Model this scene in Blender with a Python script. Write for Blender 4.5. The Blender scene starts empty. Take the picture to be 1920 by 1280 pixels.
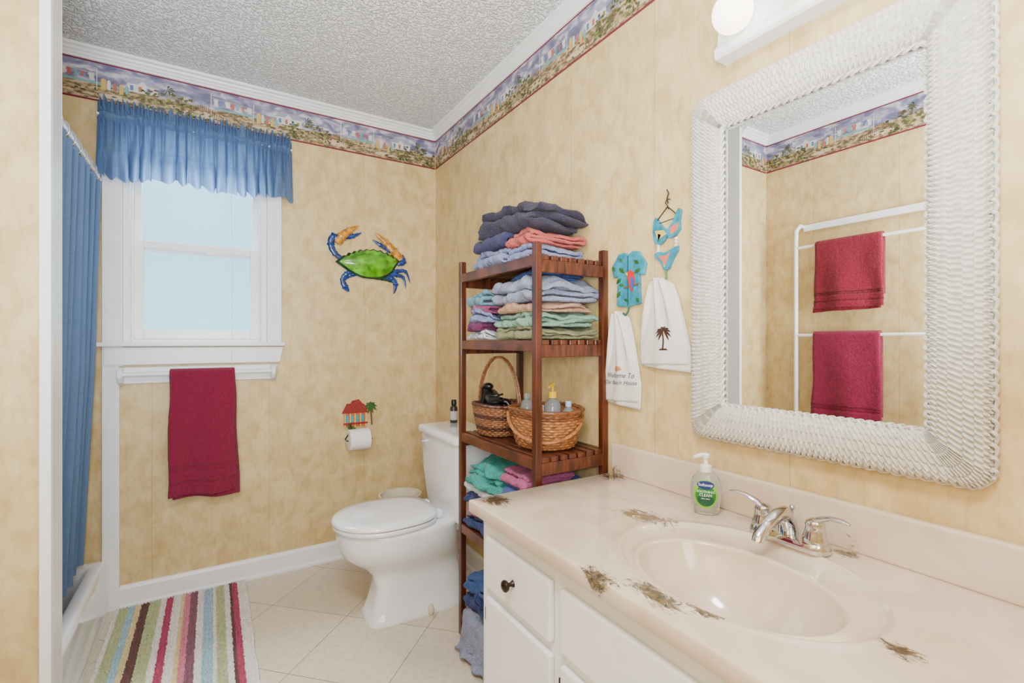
import bpy, math, random, bmesh
from mathutils import Vector, Matrix, noise
random.seed(7)
SC=bpy.context.scene
COL=SC.collection
pi=math.pi
XR=1.147; YB=2.72; ZC=2.44; XL=-.65; YW=1.70; CT=.744

# ------------------------------------------------------------ materials
def lin(c):
    return tuple(((v/255)/12.92 if v/255<=.04045 else ((v/255+.055)/1.055)**2.4) for v in c)
def nz(n,t,**k):
    x=n.nodes.new(t)
    for a,b in k.items(): setattr(x,a,b)
    return x
MC={}
def M(name,rgb,rough=.5,metal=0,var=.08,scale=25,bump=0,bscale=300,coat=0,trans=0,emit=0,sheen=0,alpha=1,sst=None,ior=1.45,transl=0,bd=.004):
    if name in MC: return MC[name]
    m=bpy.data.materials.new(name); m.use_nodes=True; t=m.node_tree; N=t.nodes; L=t.links
    b=N['Principled BSDF']; c=lin(rgb)
    tc=nz(t,'ShaderNodeTexCoord'); no=nz(t,'ShaderNodeTexNoise'); no.inputs['Scale'].default_value=scale; no.inputs['Detail'].default_value=4
    mp=nz(t,'ShaderNodeMapping')
    if sst: mp.inputs['Scale'].default_value=sst
    L.new(tc.outputs['Object'],mp.inputs['Vector']); L.new(mp.outputs[0],no.inputs['Vector'])
    r=nz(t,'ShaderNodeValToRGB'); r.color_ramp.elements[0].position=.3; r.color_ramp.elements[1].position=.7
    r.color_ramp.elements[0].color=(*[x*(1-var*1.6) for x in c],1); r.color_ramp.elements[1].color=(*[min(1,x*(1+var)) for x in c],1)
    L.new(no.outputs['Fac'],r.inputs['Fac']); L.new(r.outputs[0],b.inputs['Base Color'])
    b.inputs['Roughness'].default_value=rough; b.inputs['Metallic'].default_value=metal
    b.inputs['Coat Weight'].default_value=coat; b.inputs['Coat Roughness'].default_value=.08
    b.inputs['Transmission Weight'].default_value=trans; b.inputs['IOR'].default_value=ior
    b.inputs['Sheen Weight'].default_value=sheen; b.inputs['Alpha'].default_value=alpha
    if emit:
        L.new(r.outputs[0],b.inputs['Emission Color']); b.inputs['Emission Strength'].default_value=emit
    if bump:
        n2=nz(t,'ShaderNodeTexNoise'); n2.inputs['Scale'].default_value=bscale; n2.inputs['Detail'].default_value=3
        L.new(mp.outputs[0],n2.inputs['Vector'])
        bp=nz(t,'ShaderNodeBump'); bp.inputs['Strength'].default_value=bump; bp.inputs['Distance'].default_value=bd
        L.new(n2.outputs['Fac'],bp.inputs['Height']); L.new(bp.outputs[0],b.inputs['Normal'])
    if transl:
        ms=nz(t,'ShaderNodeMixShader'); tr=nz(t,'ShaderNodeBsdfTranslucent'); ms.inputs[0].default_value=transl
        L.new(r.outputs[0],tr.inputs['Color']); L.new(b.outputs[0],ms.inputs[1]); L.new(tr.outputs[0],ms.inputs[2])
        L.new(ms.outputs[0],N['Material Output'].inputs['Surface'])
    MC[name]=m; return m

def wallpaper(name,axis,off,spacing):
    m=bpy.data.materials.new(name); m.use_nodes=True; t=m.node_tree; N=t.nodes; L=t.links; b=N['Principled BSDF']
    g=nz(t,'ShaderNodeNewGeometry')
    def noisen(scale,sv,det=6,dist=0):
        mp=nz(t,'ShaderNodeMapping'); mp.inputs['Scale'].default_value=sv; L.new(g.outputs['Position'],mp.inputs['Vector'])
        n=nz(t,'ShaderNodeTexNoise'); n.inputs['Scale'].default_value=scale; n.inputs['Detail'].default_value=det; n.inputs['Distortion'].default_value=dist
        L.new(mp.outputs[0],n.inputs['Vector']); return n.outputs['Fac']
    r=nz(t,'ShaderNodeValToRGB'); e=r.color_ramp.elements
    e[0].position=.3; e[0].color=(*lin((190,163,108)),1); e[1].position=.7; e[1].color=(*lin((215,193,144)),1)
    x=e.new(.5); x.color=(*lin((205,180,127)),1)
    L.new(noisen(17,(1,1,.75),12,.5),r.inputs['Fac'])
    r2=nz(t,'ShaderNodeValToRGB'); e=r2.color_ramp.elements
    e[0].position=.34; e[0].color=(.80,.76,.68,1); e[1].position=.5; e[1].color=(1,1,1,1)
    L.new(noisen(75,(1,1,.35),6),r2.inputs['Fac'])
    mx=nz(t,'ShaderNodeMix',data_type='RGBA',blend_type='MULTIPLY'); mx.inputs[0].default_value=.5
    L.new(r.outputs[0],mx.inputs[6]); L.new(r2.outputs[0],mx.inputs[7])
    sp=nz(t,'ShaderNodeSeparateXYZ'); L.new(g.outputs['Position'],sp.inputs[0])
    wob=nz(t,'ShaderNodeMath',operation='MULTIPLY_ADD'); L.new(noisen(3,(1,1,1),2),wob.inputs[0]); wob.inputs[1].default_value=.010
    L.new(sp.outputs[axis],wob.inputs[2])
    s1=nz(t,'ShaderNodeMath',operation='SUBTRACT'); L.new(wob.outputs[0],s1.inputs[0]); s1.inputs[1].default_value=off
    s2=nz(t,'ShaderNodeMath',operation='PINGPONG'); L.new(s1.outputs[0],s2.inputs[0]); s2.inputs[1].default_value=spacing/2
    s3=nz(t,'ShaderNodeMath',operation='LESS_THAN'); L.new(s2.outputs[0],s3.inputs[0]); s3.inputs[1].default_value=.0011
    m2=nz(t,'ShaderNodeMix',data_type='RGBA'); L.new(mx.outputs[2],m2.inputs[6]); m2.inputs[7].default_value=(*lin((126,94,52)),1)
    s4=nz(t,'ShaderNodeMath',operation='MULTIPLY'); L.new(s3.outputs[0],s4.inputs[0]); s4.inputs[1].default_value=.5
    L.new(s4.outputs[0],m2.inputs[0]); L.new(m2.outputs[2],b.inputs['Base Color'])
    b.inputs['Roughness'].default_value=.4
    bp=nz(t,'ShaderNodeBump'); bp.inputs['Strength'].default_value=.12; bp.inputs['Distance'].default_value=.003
    L.new(noisen(40,(1,1,.25),4),bp.inputs['Height']); L.new(bp.outputs[0],b.inputs['Normal'])
    return m
WPB=wallpaper('wallpaper_back',0,.246,.478); WPR=wallpaper('wallpaper_right',1,1.022,.405); 

def tilemat():
    m=bpy.data.materials.new('floor_tile'); m.use_nodes=True; t=m.node_tree; N=t.nodes; L=t.links; b=N['Principled BSDF']
    g=nz(t,'ShaderNodeNewGeometry'); mp=nz(t,'ShaderNodeMapping'); mp.inputs['Rotation'].default_value=(0,0,math.radians(45)); mp.inputs['Location'].default_value=(.05,.0,0)
    L.new(g.outputs['Position'],mp.inputs['Vector'])
    br=nz(t,'ShaderNodeTexBrick',offset=0.0,squash=1.0)
    br.inputs['Scale'].default_value=1; br.inputs['Brick Width'].default_value=.37; br.inputs['Row Height'].default_value=.37
    br.inputs['Mortar Size'].default_value=.0014; br.inputs['Mortar Smooth'].default_value=0; br.inputs['Bias'].default_value=0
    br.inputs['Color1'].default_value=(*lin((216,205,184)),1); br.inputs['Color2'].default_value=(*lin((206,194,172)),1); br.inputs['Mortar'].default_value=(*lin((128,110,86)),1)
    L.new(mp.outputs[0],br.inputs['Vector'])
    no=nz(t,'ShaderNodeTexNoise'); no.inputs['Scale'].default_value=45; no.inputs['Detail'].default_value=8; L.new(g.outputs['Position'],no.inputs['Vector'])
    r=nz(t,'ShaderNodeValToRGB'); e=r.color_ramp.elements; e[0].position=.34; e[0].color=(.84,.80,.74,1); e[1].position=.55; e[1].color=(1,1,1,1)
    L.new(no.outputs['Fac'],r.inputs['Fac'])
    mx=nz(t,'ShaderNodeMix',data_type='RGBA',blend_type='MULTIPLY'); mx.inputs[0].default_value=.6
    L.new(br.outputs['Color'],mx.inputs[6]); L.new(r.outputs[0],mx.inputs[7]); L.new(mx.outputs[2],b.inputs['Base Color'])
    b.inputs['Roughness'].default_value=.3
    return m
def ceilmat():
    m=M('popcorn_ceiling',(243,245,248),rough=.9,var=.02); t=m.node_tree; N=t.nodes; L=t.links; b=N['Principled BSDF']
    g=nz(t,'ShaderNodeNewGeometry'); v=nz(t,'ShaderNodeTexNoise'); v.inputs['Scale'].default_value=80; v.inputs['Detail'].default_value=4; L.new(g.outputs['Position'],v.inputs['Vector'])
    r=nz(t,'ShaderNodeValToRGB'); e=r.color_ramp.elements; e[0].position=.44; e[1].position=.60; L.new(v.outputs['Fac'],r.inputs['Fac'])
    bp=nz(t,'ShaderNodeBump'); bp.inputs['Strength'].default_value=1.0; bp.inputs['Distance'].default_value=.010
    L.new(r.outputs[0],bp.inputs['Height']); L.new(bp.outputs[0],b.inputs['Normal'])
    return m
def marble():
    m=bpy.data.materials.new('cultured_marble'); m.use_nodes=True; t=m.node_tree; N=t.nodes; L=t.links; b=N['Principled BSDF']
    g=nz(t,'ShaderNodeNewGeometry')
    no=nz(t,'ShaderNodeTexNoise'); no.inputs['Scale'].default_value=5; no.inputs['Detail'].default_value=6; no.inputs['Distortion'].default_value=1.5; L.new(g.outputs['Position'],no.inputs['Vector'])
    r=nz(t,'ShaderNodeValToRGB'); e=r.color_ramp.elements; e[0].position=.35; e[0].color=(*lin((200,180,157)),1); e[1].position=.62; e[1].color=(*lin((213,195,174)),1)
    L.new(no.outputs['Fac'],r.inputs['Fac'])
    n2=nz(t,'ShaderNodeTexNoise'); n2.inputs['Scale'].default_value=38; n2.inputs['Detail'].default_value=14; n2.inputs['Roughness'].default_value=.84; n2.inputs['Distortion'].default_value=.9
    mpv=nz(t,'ShaderNodeMapping'); mpv.inputs['Rotation'].default_value=(0,0,.3); mpv.inputs['Scale'].default_value=(1.5,.7,1); L.new(g.outputs['Position'],mpv.inputs['Vector']); L.new(mpv.outputs[0],n2.inputs['Vector'])
    acc=None
    for (x,y,sx,sy,an) in [(1.095,1.145,.075,.085,0),(.66,1.145,.07,.09,0),(.915,.838,.075,.15,.4),(.645,.575,.055,.13,0),(.605,.67,.05,.08,0),(.675,.50,.04,.07,0),(.823,.285,.045,.05,0),(1.105,.475,.045,.05,0)]:
        mp=nz(t,'ShaderNodeMapping',vector_type='TEXTURE'); mp.inputs['Location'].default_value=(x,y,CT); mp.inputs['Rotation'].default_value=(0,0,an); mp.inputs['Scale'].default_value=(sx,sy,.06)
        L.new(g.outputs['Position'],mp.inputs['Vector'])
        ln=nz(t,'ShaderNodeVectorMath',operation='LENGTH'); L.new(mp.outputs[0],ln.inputs[0])
        mr=nz(t,'ShaderNodeMapRange'); mr.inputs[1].default_value=.15; mr.inputs[2].default_value=1.0; mr.inputs[3].default_value=1; mr.inputs[4].default_value=0
        L.new(ln.outputs['Value'],mr.inputs[0])
        if acc is None: acc=mr.outputs[0]
        else:
            mm=nz(t,'ShaderNodeMath',operation='MAXIMUM'); L.new(acc,mm.inputs[0]); L.new(mr.outputs[0],mm.inputs[1]); acc=mm.outputs[0]
    ma=nz(t,'ShaderNodeMath',operation='MULTIPLY_ADD'); L.new(acc,ma.inputs[0]); ma.inputs[1].default_value=.29; L.new(n2.outputs['Fac'],ma.inputs[2])
    r2=nz(t,'ShaderNodeValToRGB'); e=r2.color_ramp.elements; e[0].position=.67; e[0].color=(0,0,0,1); e[1].position=.735; e[1].color=(.95,.95,.95,1)
    L.new(ma.outputs[0],r2.inputs['Fac'])
    n4=nz(t,'ShaderNodeTexNoise'); n4.inputs['Scale'].default_value=90; L.new(g.outputs['Position'],n4.inputs['Vector'])
    r4=nz(t,'ShaderNodeValToRGB'); e=r4.color_ramp.elements; e[0].position=.4; e[0].color=(*lin((44,36,26)),1); e[1].position=.6; e[1].color=(*lin((104,86,54)),1); L.new(n4.outputs['Fac'],r4.inputs['Fac'])
    mx=nz(t,'ShaderNodeMix',data_type='RGBA'); L.new(r2.outputs[0],mx.inputs[0]); L.new(r.outputs[0],mx.inputs[6]); L.new(r4.outputs[0],mx.inputs[7])
    L.new(mx.outputs[2],b.inputs['Base Color']); b.inputs['Roughness'].default_value=.13; b.inputs['Coat Weight'].default_value=.5; b.inputs['Coat Roughness'].default_value=.05
    return m
def stripes(name,stops,x0,w):
    m=bpy.data.materials.new(name); m.use_nodes=True; t=m.node_tree; N=t.nodes; L=t.links; b=N['Principled BSDF']
    g=nz(t,'ShaderNodeNewGeometry'); no=nz(t,'ShaderNodeTexNoise'); no.inputs['Scale'].default_value=90; L.new(g.outputs['Position'],no.inputs['Vector'])
    sp=nz(t,'ShaderNodeSeparateXYZ'); L.new(g.outputs['Position'],sp.inputs[0])
    a=nz(t,'ShaderNodeMath',operation='MULTIPLY_ADD'); L.new(no.outputs['Fac'],a.inputs[0]); a.inputs[1].default_value=.014; L.new(sp.outputs[0],a.inputs[2])
    mr=nz(t,'ShaderNodeMapRange'); mr.inputs[1].default_value=x0+.007; mr.inputs[2].default_value=x0+w+.007; L.new(a.outputs[0],mr.inputs[0])
    r=nz(t,'ShaderNodeValToRGB'); r.color_ramp.interpolation='CONSTANT'; e=r.color_ramp.elements
    e[0].position=0; e[0].color=(*lin(stops[0][1]),1); e.remove(e[1])
    for p,c in stops[1:]:
        k=e.new(p); k.color=(*lin(c),1)
    L.new(mr.outputs[0],r.inputs['Fac'])
    n3=nz(t,'ShaderNodeTexNoise'); n3.inputs['Scale'].default_value=160; L.new(g.outputs['Position'],n3.inputs['Vector'])
    r3=nz(t,'ShaderNodeValToRGB'); e=r3.color_ramp.elements; e[0].position=.35; e[0].color=(.66,.64,.64,1); e[1].position=.55; e[1].color=(1,1,1,1); L.new(n3.outputs['Fac'],r3.inputs['Fac'])
    mx=nz(t,'ShaderNodeMix',data_type='RGBA',blend_type='MULTIPLY'); mx.inputs[0].default_value=.6; L.new(r.outputs[0],mx.inputs[6]); L.new(r3.outputs[0],mx.inputs[7])
    L.new(mx.outputs[2],b.inputs['Base Color']); b.inputs['Roughness'].default_value=.95
    return m
def bordermat():
    m=bpy.data.materials.new('border_scenery'); m.use_nodes=True; t=m.node_tree; N=t.nodes; L=t.links; b=N['Principled BSDF']
    g=nz(t,'ShaderNodeNewGeometry'); sp=nz(t,'ShaderNodeSeparateXYZ'); L.new(g.outputs['Position'],sp.inputs[0])
    no=nz(t,'ShaderNodeTexNoise'); no.inputs['Scale'].default_value=14; no.inputs['Detail'].default_value=5; no.inputs['Distortion'].default_value=.6
    mp=nz(t,'ShaderNodeMapping'); mp.inputs['Scale'].default_value=(1,1,2.2); L.new(g.outputs['Position'],mp.inputs[0]); L.new(mp.outputs[0],no.inputs['Vector'])
    sky=nz(t,'ShaderNodeValToRGB'); e=sky.color_ramp.elements; e[0].position=.36; e[0].color=(*lin((92,94,126)),1); e[1].position=.64; e[1].color=(*lin((198,193,202)),1); k=e.new(.50); k.color=(*lin((130,128,156)),1)
    L.new(no.outputs['Fac'],sky.inputs['Fac'])
    n2=nz(t,'ShaderNodeTexNoise'); n2.inputs['Scale'].default_value=45; n2.inputs['Detail'].default_value=5; L.new(mp.outputs[0],n2.inputs['Vector'])
    gr=nz(t,'ShaderNodeValToRGB'); e=gr.color_ramp.elements; e[0].position=.38; e[0].color=(*lin((82,82,50)),1); e[1].position=.62; e[1].color=(*lin((192,168,132)),1); k=e.new(.48); k.color=(*lin((140,116,82)),1)
    L.new(n2.outputs['Fac'],gr.inputs['Fac'])
    ad=nz(t,'ShaderNodeMath',operation='MULTIPLY_ADD'); L.new(no.outputs['Fac'],ad.inputs[0]); ad.inputs[1].default_value=.05; L.new(sp.outputs[2],ad.inputs[2])
    mr=nz(t,'ShaderNodeMapRange'); mr.inputs[1].default_value=2.322; mr.inputs[2].default_value=2.328; L.new(ad.outputs[0],mr.inputs[0])
    mx=nz(t,'ShaderNodeMix',data_type='RGBA'); L.new(mr.outputs[0],mx.inputs[0]); L.new(gr.outputs[0],mx.inputs[6]); L.new(sky.outputs[0],mx.inputs[7])
    L.new(mx.outputs[2],b.inputs['Base Color']); b.inputs['Roughness'].default_value=.5
    return m

WHITE=M('white_paint',(232,233,235),rough=.3,var=.02,scale=8)
VIN=M('white_vinyl',(238,240,242),rough=.3,var=.015)
PORC=M('porcelain',(233,235,239),rough=.05,var=.01,coat=.8)
CHROME=M('chrome',(205,205,208),rough=.05,metal=1,var=.02)
WOOD=M('red_brown_wood',(86,43,25),rough=.38,var=.45,scale=14,sst=(6,1,1),coat=.15)
WOODV=M('red_brown_post',(76,35,19),rough=.33,var=.45,scale=14,sst=(3,3,.4),coat=.2)
BLACK=M('black_plastic',(14,14,16),rough=.3)
DARK=M('dark_bronze',(54,45,38),rough=.3,metal=.8)
def cloth(name,rgb,var=.16): return M(name,rgb,rough=.95,var=var,scale=160,bump=1.0,bscale=230,sheen=.12,bd=.009)

# ------------------------------------------------------------ geometry
class G:
    def __init__(s): s.v=[];s.f=[];s.m=[]
    def add(s,vs,fs,m=0):
        o=len(s.v); s.v+= [tuple(x) for x in vs]; s.f+=[tuple(i+o for i in f) for f in fs]; s.m+=[m]*len(fs); return s
    def box(s,x0,y0,z0,x1,y1,z1,m=0):
        vs=[(x,y,z) for z in(z0,z1) for y in(y0,y1) for x in(x0,x1)]
        return s.add(vs,[(0,2,3,1),(4,5,7,6),(0,1,5,4),(2,6,7,3),(0,4,6,2),(1,3,7,5)],m)
    def prism(s,pts,mp,d0,d1,m=0):
        n=len(pts); vs=[mp(a,b,d0) for a,b in pts]+[mp(a,b,d1) for a,b in pts]
        fs=[tuple(range(n)),tuple(range(2*n-1,n-1,-1))]+[(i,(i+1)%n,n+(i+1)%n,n+i) for i in range(n)]
        return s.add(vs,fs,m)
    def poly(s,pts,mp,d,m=0): return s.add([mp(a,b,d) for a,b in pts],[tuple(range(len(pts)))],m)
    def grid(s,fn,nu,nv,cu=False,cv=False,m=0,mf=None):
        o=len(s.v)
        for i in range(nu):
            for j in range(nv): s.v.append(tuple(fn(i,j)))
        for i in range(nu if cu else nu-1):
            for j in range(nv if cv else nv-1):
                a=i*nv+j;b=((i+1)%nu)*nv+j;c=((i+1)%nu)*nv+(j+1)%nv;d=i*nv+(j+1)%nv
                s.f.append((o+a,o+b,o+c,o+d)); s.m.append(mf(i,j) if mf else m)
        return s
    def tube(s,path,r,seg=10,m=0,caps=True,up=None,flat=1.0,closed=False):
        P=[Vector(p) for p in path]; n=len(P); o=len(s.v); ref=None
        for i in range(n):
            if closed: T=(P[(i+1)%n]-P[i-1])
            else: T=(P[min(i+1,n-1)]-P[max(i-1,0)])
            T.normalize()
            if up is not None: U=Vector(up); 
            elif ref is None: U=Vector((0,0,1)) if abs(T.z)<.9 else Vector((1,0,0))
            else: U=ref
            S=T.cross(U)
            if S.length<1e-5: S=T.cross(Vector((.3,.9,.2)))
            S.normalize(); U2=S.cross(T).normalized(); ref=U2
            rr=r[i] if isinstance(r,(list,tuple)) else r
            for k in range(seg):
                a=2*pi*k/seg; s.v.append(tuple(P[i]+S*math.cos(a)*rr+U2*math.sin(a)*rr*flat))
        for i in range(n if closed else n-1):
            for k in range(seg):
                j=(i+1)%n
                s.f.append((o+i*seg+k,o+i*seg+(k+1)%seg,o+j*seg+(k+1)%seg,o+j*seg+k)); s.m.append(m)
        if caps and not closed:
            s.f.append(tuple(o+k for k in range(seg))[::-1]); s.m.append(m)
            s.f.append(tuple(o+(n-1)*seg+k for k in range(seg))); s.m.append(m)
        return s
    def lathe(s,prof,c,seg=24,m=0,sx=1,sy=1,fr=None):
        o=len(s.v)
        for r,z in prof:
            for k in range(seg):
                a=2*pi*k/seg; x,y=r*math.cos(a)*sx,r*math.sin(a)*sy
                s.v.append(tuple(fr(x,y,z)) if fr else (c[0]+x,c[1]+y,c[2]+z))
        n=len(prof)
        for i in range(n-1):
            for k in range(seg):
                s.f.append((o+i*seg+k,o+i*seg+(k+1)%seg,o+(i+1)*seg+(k+1)%seg,o+(i+1)*seg+k)); s.m.append(m)
        s.f.append(tuple(o+k for k in range(seg))[::-1]); s.m.append(m)
        s.f.append(tuple(o+(n-1)*seg+k for k in range(seg))); s.m.append(m)
        return s
    def ell(s,c,rx,ry,rz,m=0,seg=16,rings=10):
        pr=[(max(.001,math.sin(pi*i/rings)),-math.cos(pi*i/rings)) for i in range(rings+1)]
        return s.lathe([(r,z) for r,z in pr],c,seg,m,fr=lambda x,y,z:(c[0]+x*rx,c[1]+y*ry,c[2]+z*rz))
    def loft(s,rings,m=0,caps=True,mf=None):
        o=len(s.v); n=len(rings[0])
        for r in rings: s.v+=[tuple(p) for p in r]
        for i in range(len(rings)-1):
            for k in range(n):
                s.f.append((o+i*n+k,o+i*n+(k+1)%n,o+(i+1)*n+(k+1)%n,o+(i+1)*n+k)); s.m.append(mf(i) if mf else m)
        if caps:
            s.f.append(tuple(o+k for k in range(n))[::-1]); s.m.append(m)
            s.f.append(tuple(o+(len(rings)-1)*n+k for k in range(n))); s.m.append(m)
        return s

def tag(o,label=None,cat=None,group=None,kind=None):
    if label: o['label']=label
    if cat: o['category']=cat
    if group: o['group']=group
    if kind: o['kind']=kind
def root(name,loc,label,cat,group=None,kind=None):
    e=bpy.data.objects.new(name,None); e.location=loc; e.empty_display_size=.05; COL.objects.link(e); tag(e,label,cat,group,kind); return e
def make(name,g,mats,par=None,label=None,cat=None,group=None,kind=None,smooth=True,bevel=0,bseg=2,sub=0,solid=0,angle=40,recalc=True):
    if not isinstance(mats,(list,tuple)): mats=[mats]
    if par is not None:
        off=Vector((0,0,0)); p=par
        while p is not None: off=off+Vector(p.location); p=p.parent
    else:
        xs=[v[0] for v in g.v]; ys=[v[1] for v in g.v]; zs=[v[2] for v in g.v]
        off=Vector(((min(xs)+max(xs))/2,(min(ys)+max(ys))/2,min(zs)))
    me=bpy.data.meshes.new(name); me.from_pydata([tuple(Vector(v)-off) for v in g.v],[],g.f)
    for mm in mats: me.materials.append(mm)
    me.polygons.foreach_set('material_index',g.m)
    if recalc:
        bm=bmesh.new(); bm.from_mesh(me); bmesh.ops.recalc_face_normals(bm,faces=bm.faces); bm.to_mesh(me); bm.free()
    if smooth and not bevel:
        me.polygons.foreach_set('use_smooth',[True]*len(me.polygons)); me.set_sharp_from_angle(angle=math.radians(angle))
    me.update()
    o=bpy.data.objects.new(name,me); COL.objects.link(o)
    if par is not None: o.parent=par
    else: o.location=off
    if solid:
        k=o.modifiers.new('s','SOLIDIFY'); k.thickness=solid; k.offset=0
    if bevel:
        k=o.modifiers.new('b','BEVEL'); k.width=bevel; k.segments=bseg; k.limit_method='ANGLE'
    if sub:
        k=o.modifiers.new('u','SUBSURF'); k.levels=sub; k.render_levels=sub
    tag(o,label,cat,group,kind); return o

def bk(a,b,d): return (a,YB-d,b)
def rt(a,b,d): return (XR-d,-a,b)
def lf(a,b,d): return (XL+d,a,b)
def wg(a,b,d): return (a,YW-d,b)
def fb(x,y,z=0): return noise.noise(Vector((x,y,z)))

def text_geo(s,size,shear=0):
    cu=bpy.data.curves.new('tmp','FONT'); cu.body=s; cu.size=size; cu.align_x='CENTER'; cu.shear=shear; cu.resolution_u=3
    ob=bpy.data.objects.new('tmp',cu); COL.objects.link(ob); dg=bpy.context.evaluated_depsgraph_get()
    me=bpy.data.meshes.new_from_object(ob.evaluated_get(dg)); vs=[tuple(v.co) for v in me.vertices]; fs=[tuple(p.vertices) for p in me.polygons]
    bpy.data.objects.remove(ob); bpy.data.meshes.remove(me); bpy.data.curves.remove(cu); return vs,fs

# ------------------------------------------------------------ room shell
S='structure'
wx0,wx1,wz0,wz1=-.34,.23,1.17,2.16
g=G(); T=.14
g.box(-1.35,YB,-.02,wx0,YB+T,ZC+.05); g.box(wx1,YB,-.02,XR+.12,YB+T,ZC+.05); g.box(wx0,YB,-.02,wx1,YB+T,wz0); g.box(wx0,YB,wz1,wx1,YB+T,ZC+.05)
make('wall_back',g,WPB,label='yellow mottled wallpapered wall with window',cat='wall',kind=S,smooth=False)
make('wall_right',G().box(XR,-1.3,-.02,XR+.12,YB,ZC+.05),WPR,label='yellow mottled wallpapered wall with mirror and vanity',cat='wall',kind=S,smooth=False)
make('wall_left',G().box(XL-.1,-1.2,-.02,XL,YW,ZC+.05),WPR,label='yellow wallpapered wall with towel ladder',cat='wall',kind=S,smooth=False)
XE=-.357
make('wall_partition',G().box(-1.25,YW,-.02,XE-.008,YW+.09,ZC),WPB,label='yellow wallpapered wing wall beside the shower',cat='wall',kind=S,smooth=False)
make('wall_shower',G().box(-1.35,YW,-.02,-1.25,YB,ZC+.05),M('shower_white',(235,236,236),rough=.3),label='white shower alcove side wall',cat='wall',kind=S,smooth=False)
make('wall_front',G().box(XL-.1,-1.3,-.02,XR,-1.2,ZC+.05),WPB,label='yellow wallpapered wall',cat='wall',kind=S,smooth=False)
make('floor',G().box(-1.35,-1.3,-.06,XR+.12,YB+T,0),tilemat(),label='cream square tile floor laid diagonally',cat='floor',kind=S,smooth=False)
make('ceiling',G().box(-1.35,-1.3,ZC,XR+.12,YB+T,ZC+.08),ceilmat(),label='white popcorn textured ceiling',cat='ceiling',kind=S,smooth=False)
CR=[(0,2.394),(.008,2.394),(.010,2.402),(.016,2.405),(.018,2.414),(.026,2.418),(.030,2.426),(.042,2.430),(.045,ZC),(0,ZC)]
def crown(name,mp,a0,a1):
    g=G(); n=len(CR)
    g.add([mp(a0,b,d) for d,b in CR]+[mp(a1,b,d) for d,b in CR],[tuple(range(n)),tuple(range(2*n-1,n-1,-1))]+[(i,(i+1)%n,n+(i+1)%n,n+i) for i in range(n)])
    make(name,g,WHITE,label='white stepped crown moulding',cat='moulding',kind=S,smooth=False)
crown('trim_1',bk,-1.25,XR); crown('trim_2',rt,-YB,1.2); crown('trim_3',lf,-1.2,YW); crown('trim_4',wg,XL,-.38)
BBP=[(0,0),(.022,0),(.022,.012),(.014,.02),(.014,.085),(.008,.098),(0,.1)]
def base(name,mp,a0,a1):
    g=G(); n=len(BBP)
    g.add([mp(a0,b,d) for d,b in BBP]+[mp(a1,b,d) for d,b in BBP],[tuple(range(n)),tuple(range(2*n-1,n-1,-1))]+[(i,(i+1)%n,n+(i+1)%n,n+i) for i in range(n)])
    make(name,g,WHITE,label='white painted baseboard',cat='baseboard',kind=S,smooth=False)
base('baseboard_back',bk,-.35,XR); base('baseboard_right',rt,-YB,-1.19); base('baseboard_left',lf,-1.2,YW)
make('trim_5',G().box(-.41,YB-.018,0,-.35,YB,wz0-.1),WHITE,label='white vertical trim board beside the shower',cat='trim',kind=S,bevel=.003)
g=G(); g.box(XE-.024,YW-.012,0,XE,YW,ZC); g.box(XE-.008,YW,0,XE,YW+.09,ZC); g.box(XE-.04,YW+.09,0,XE,YW+.10,ZC)
make('trim_6',g,WHITE,label='white corner trim on the wing wall end',cat='trim',kind=S,bevel=.003)

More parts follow.
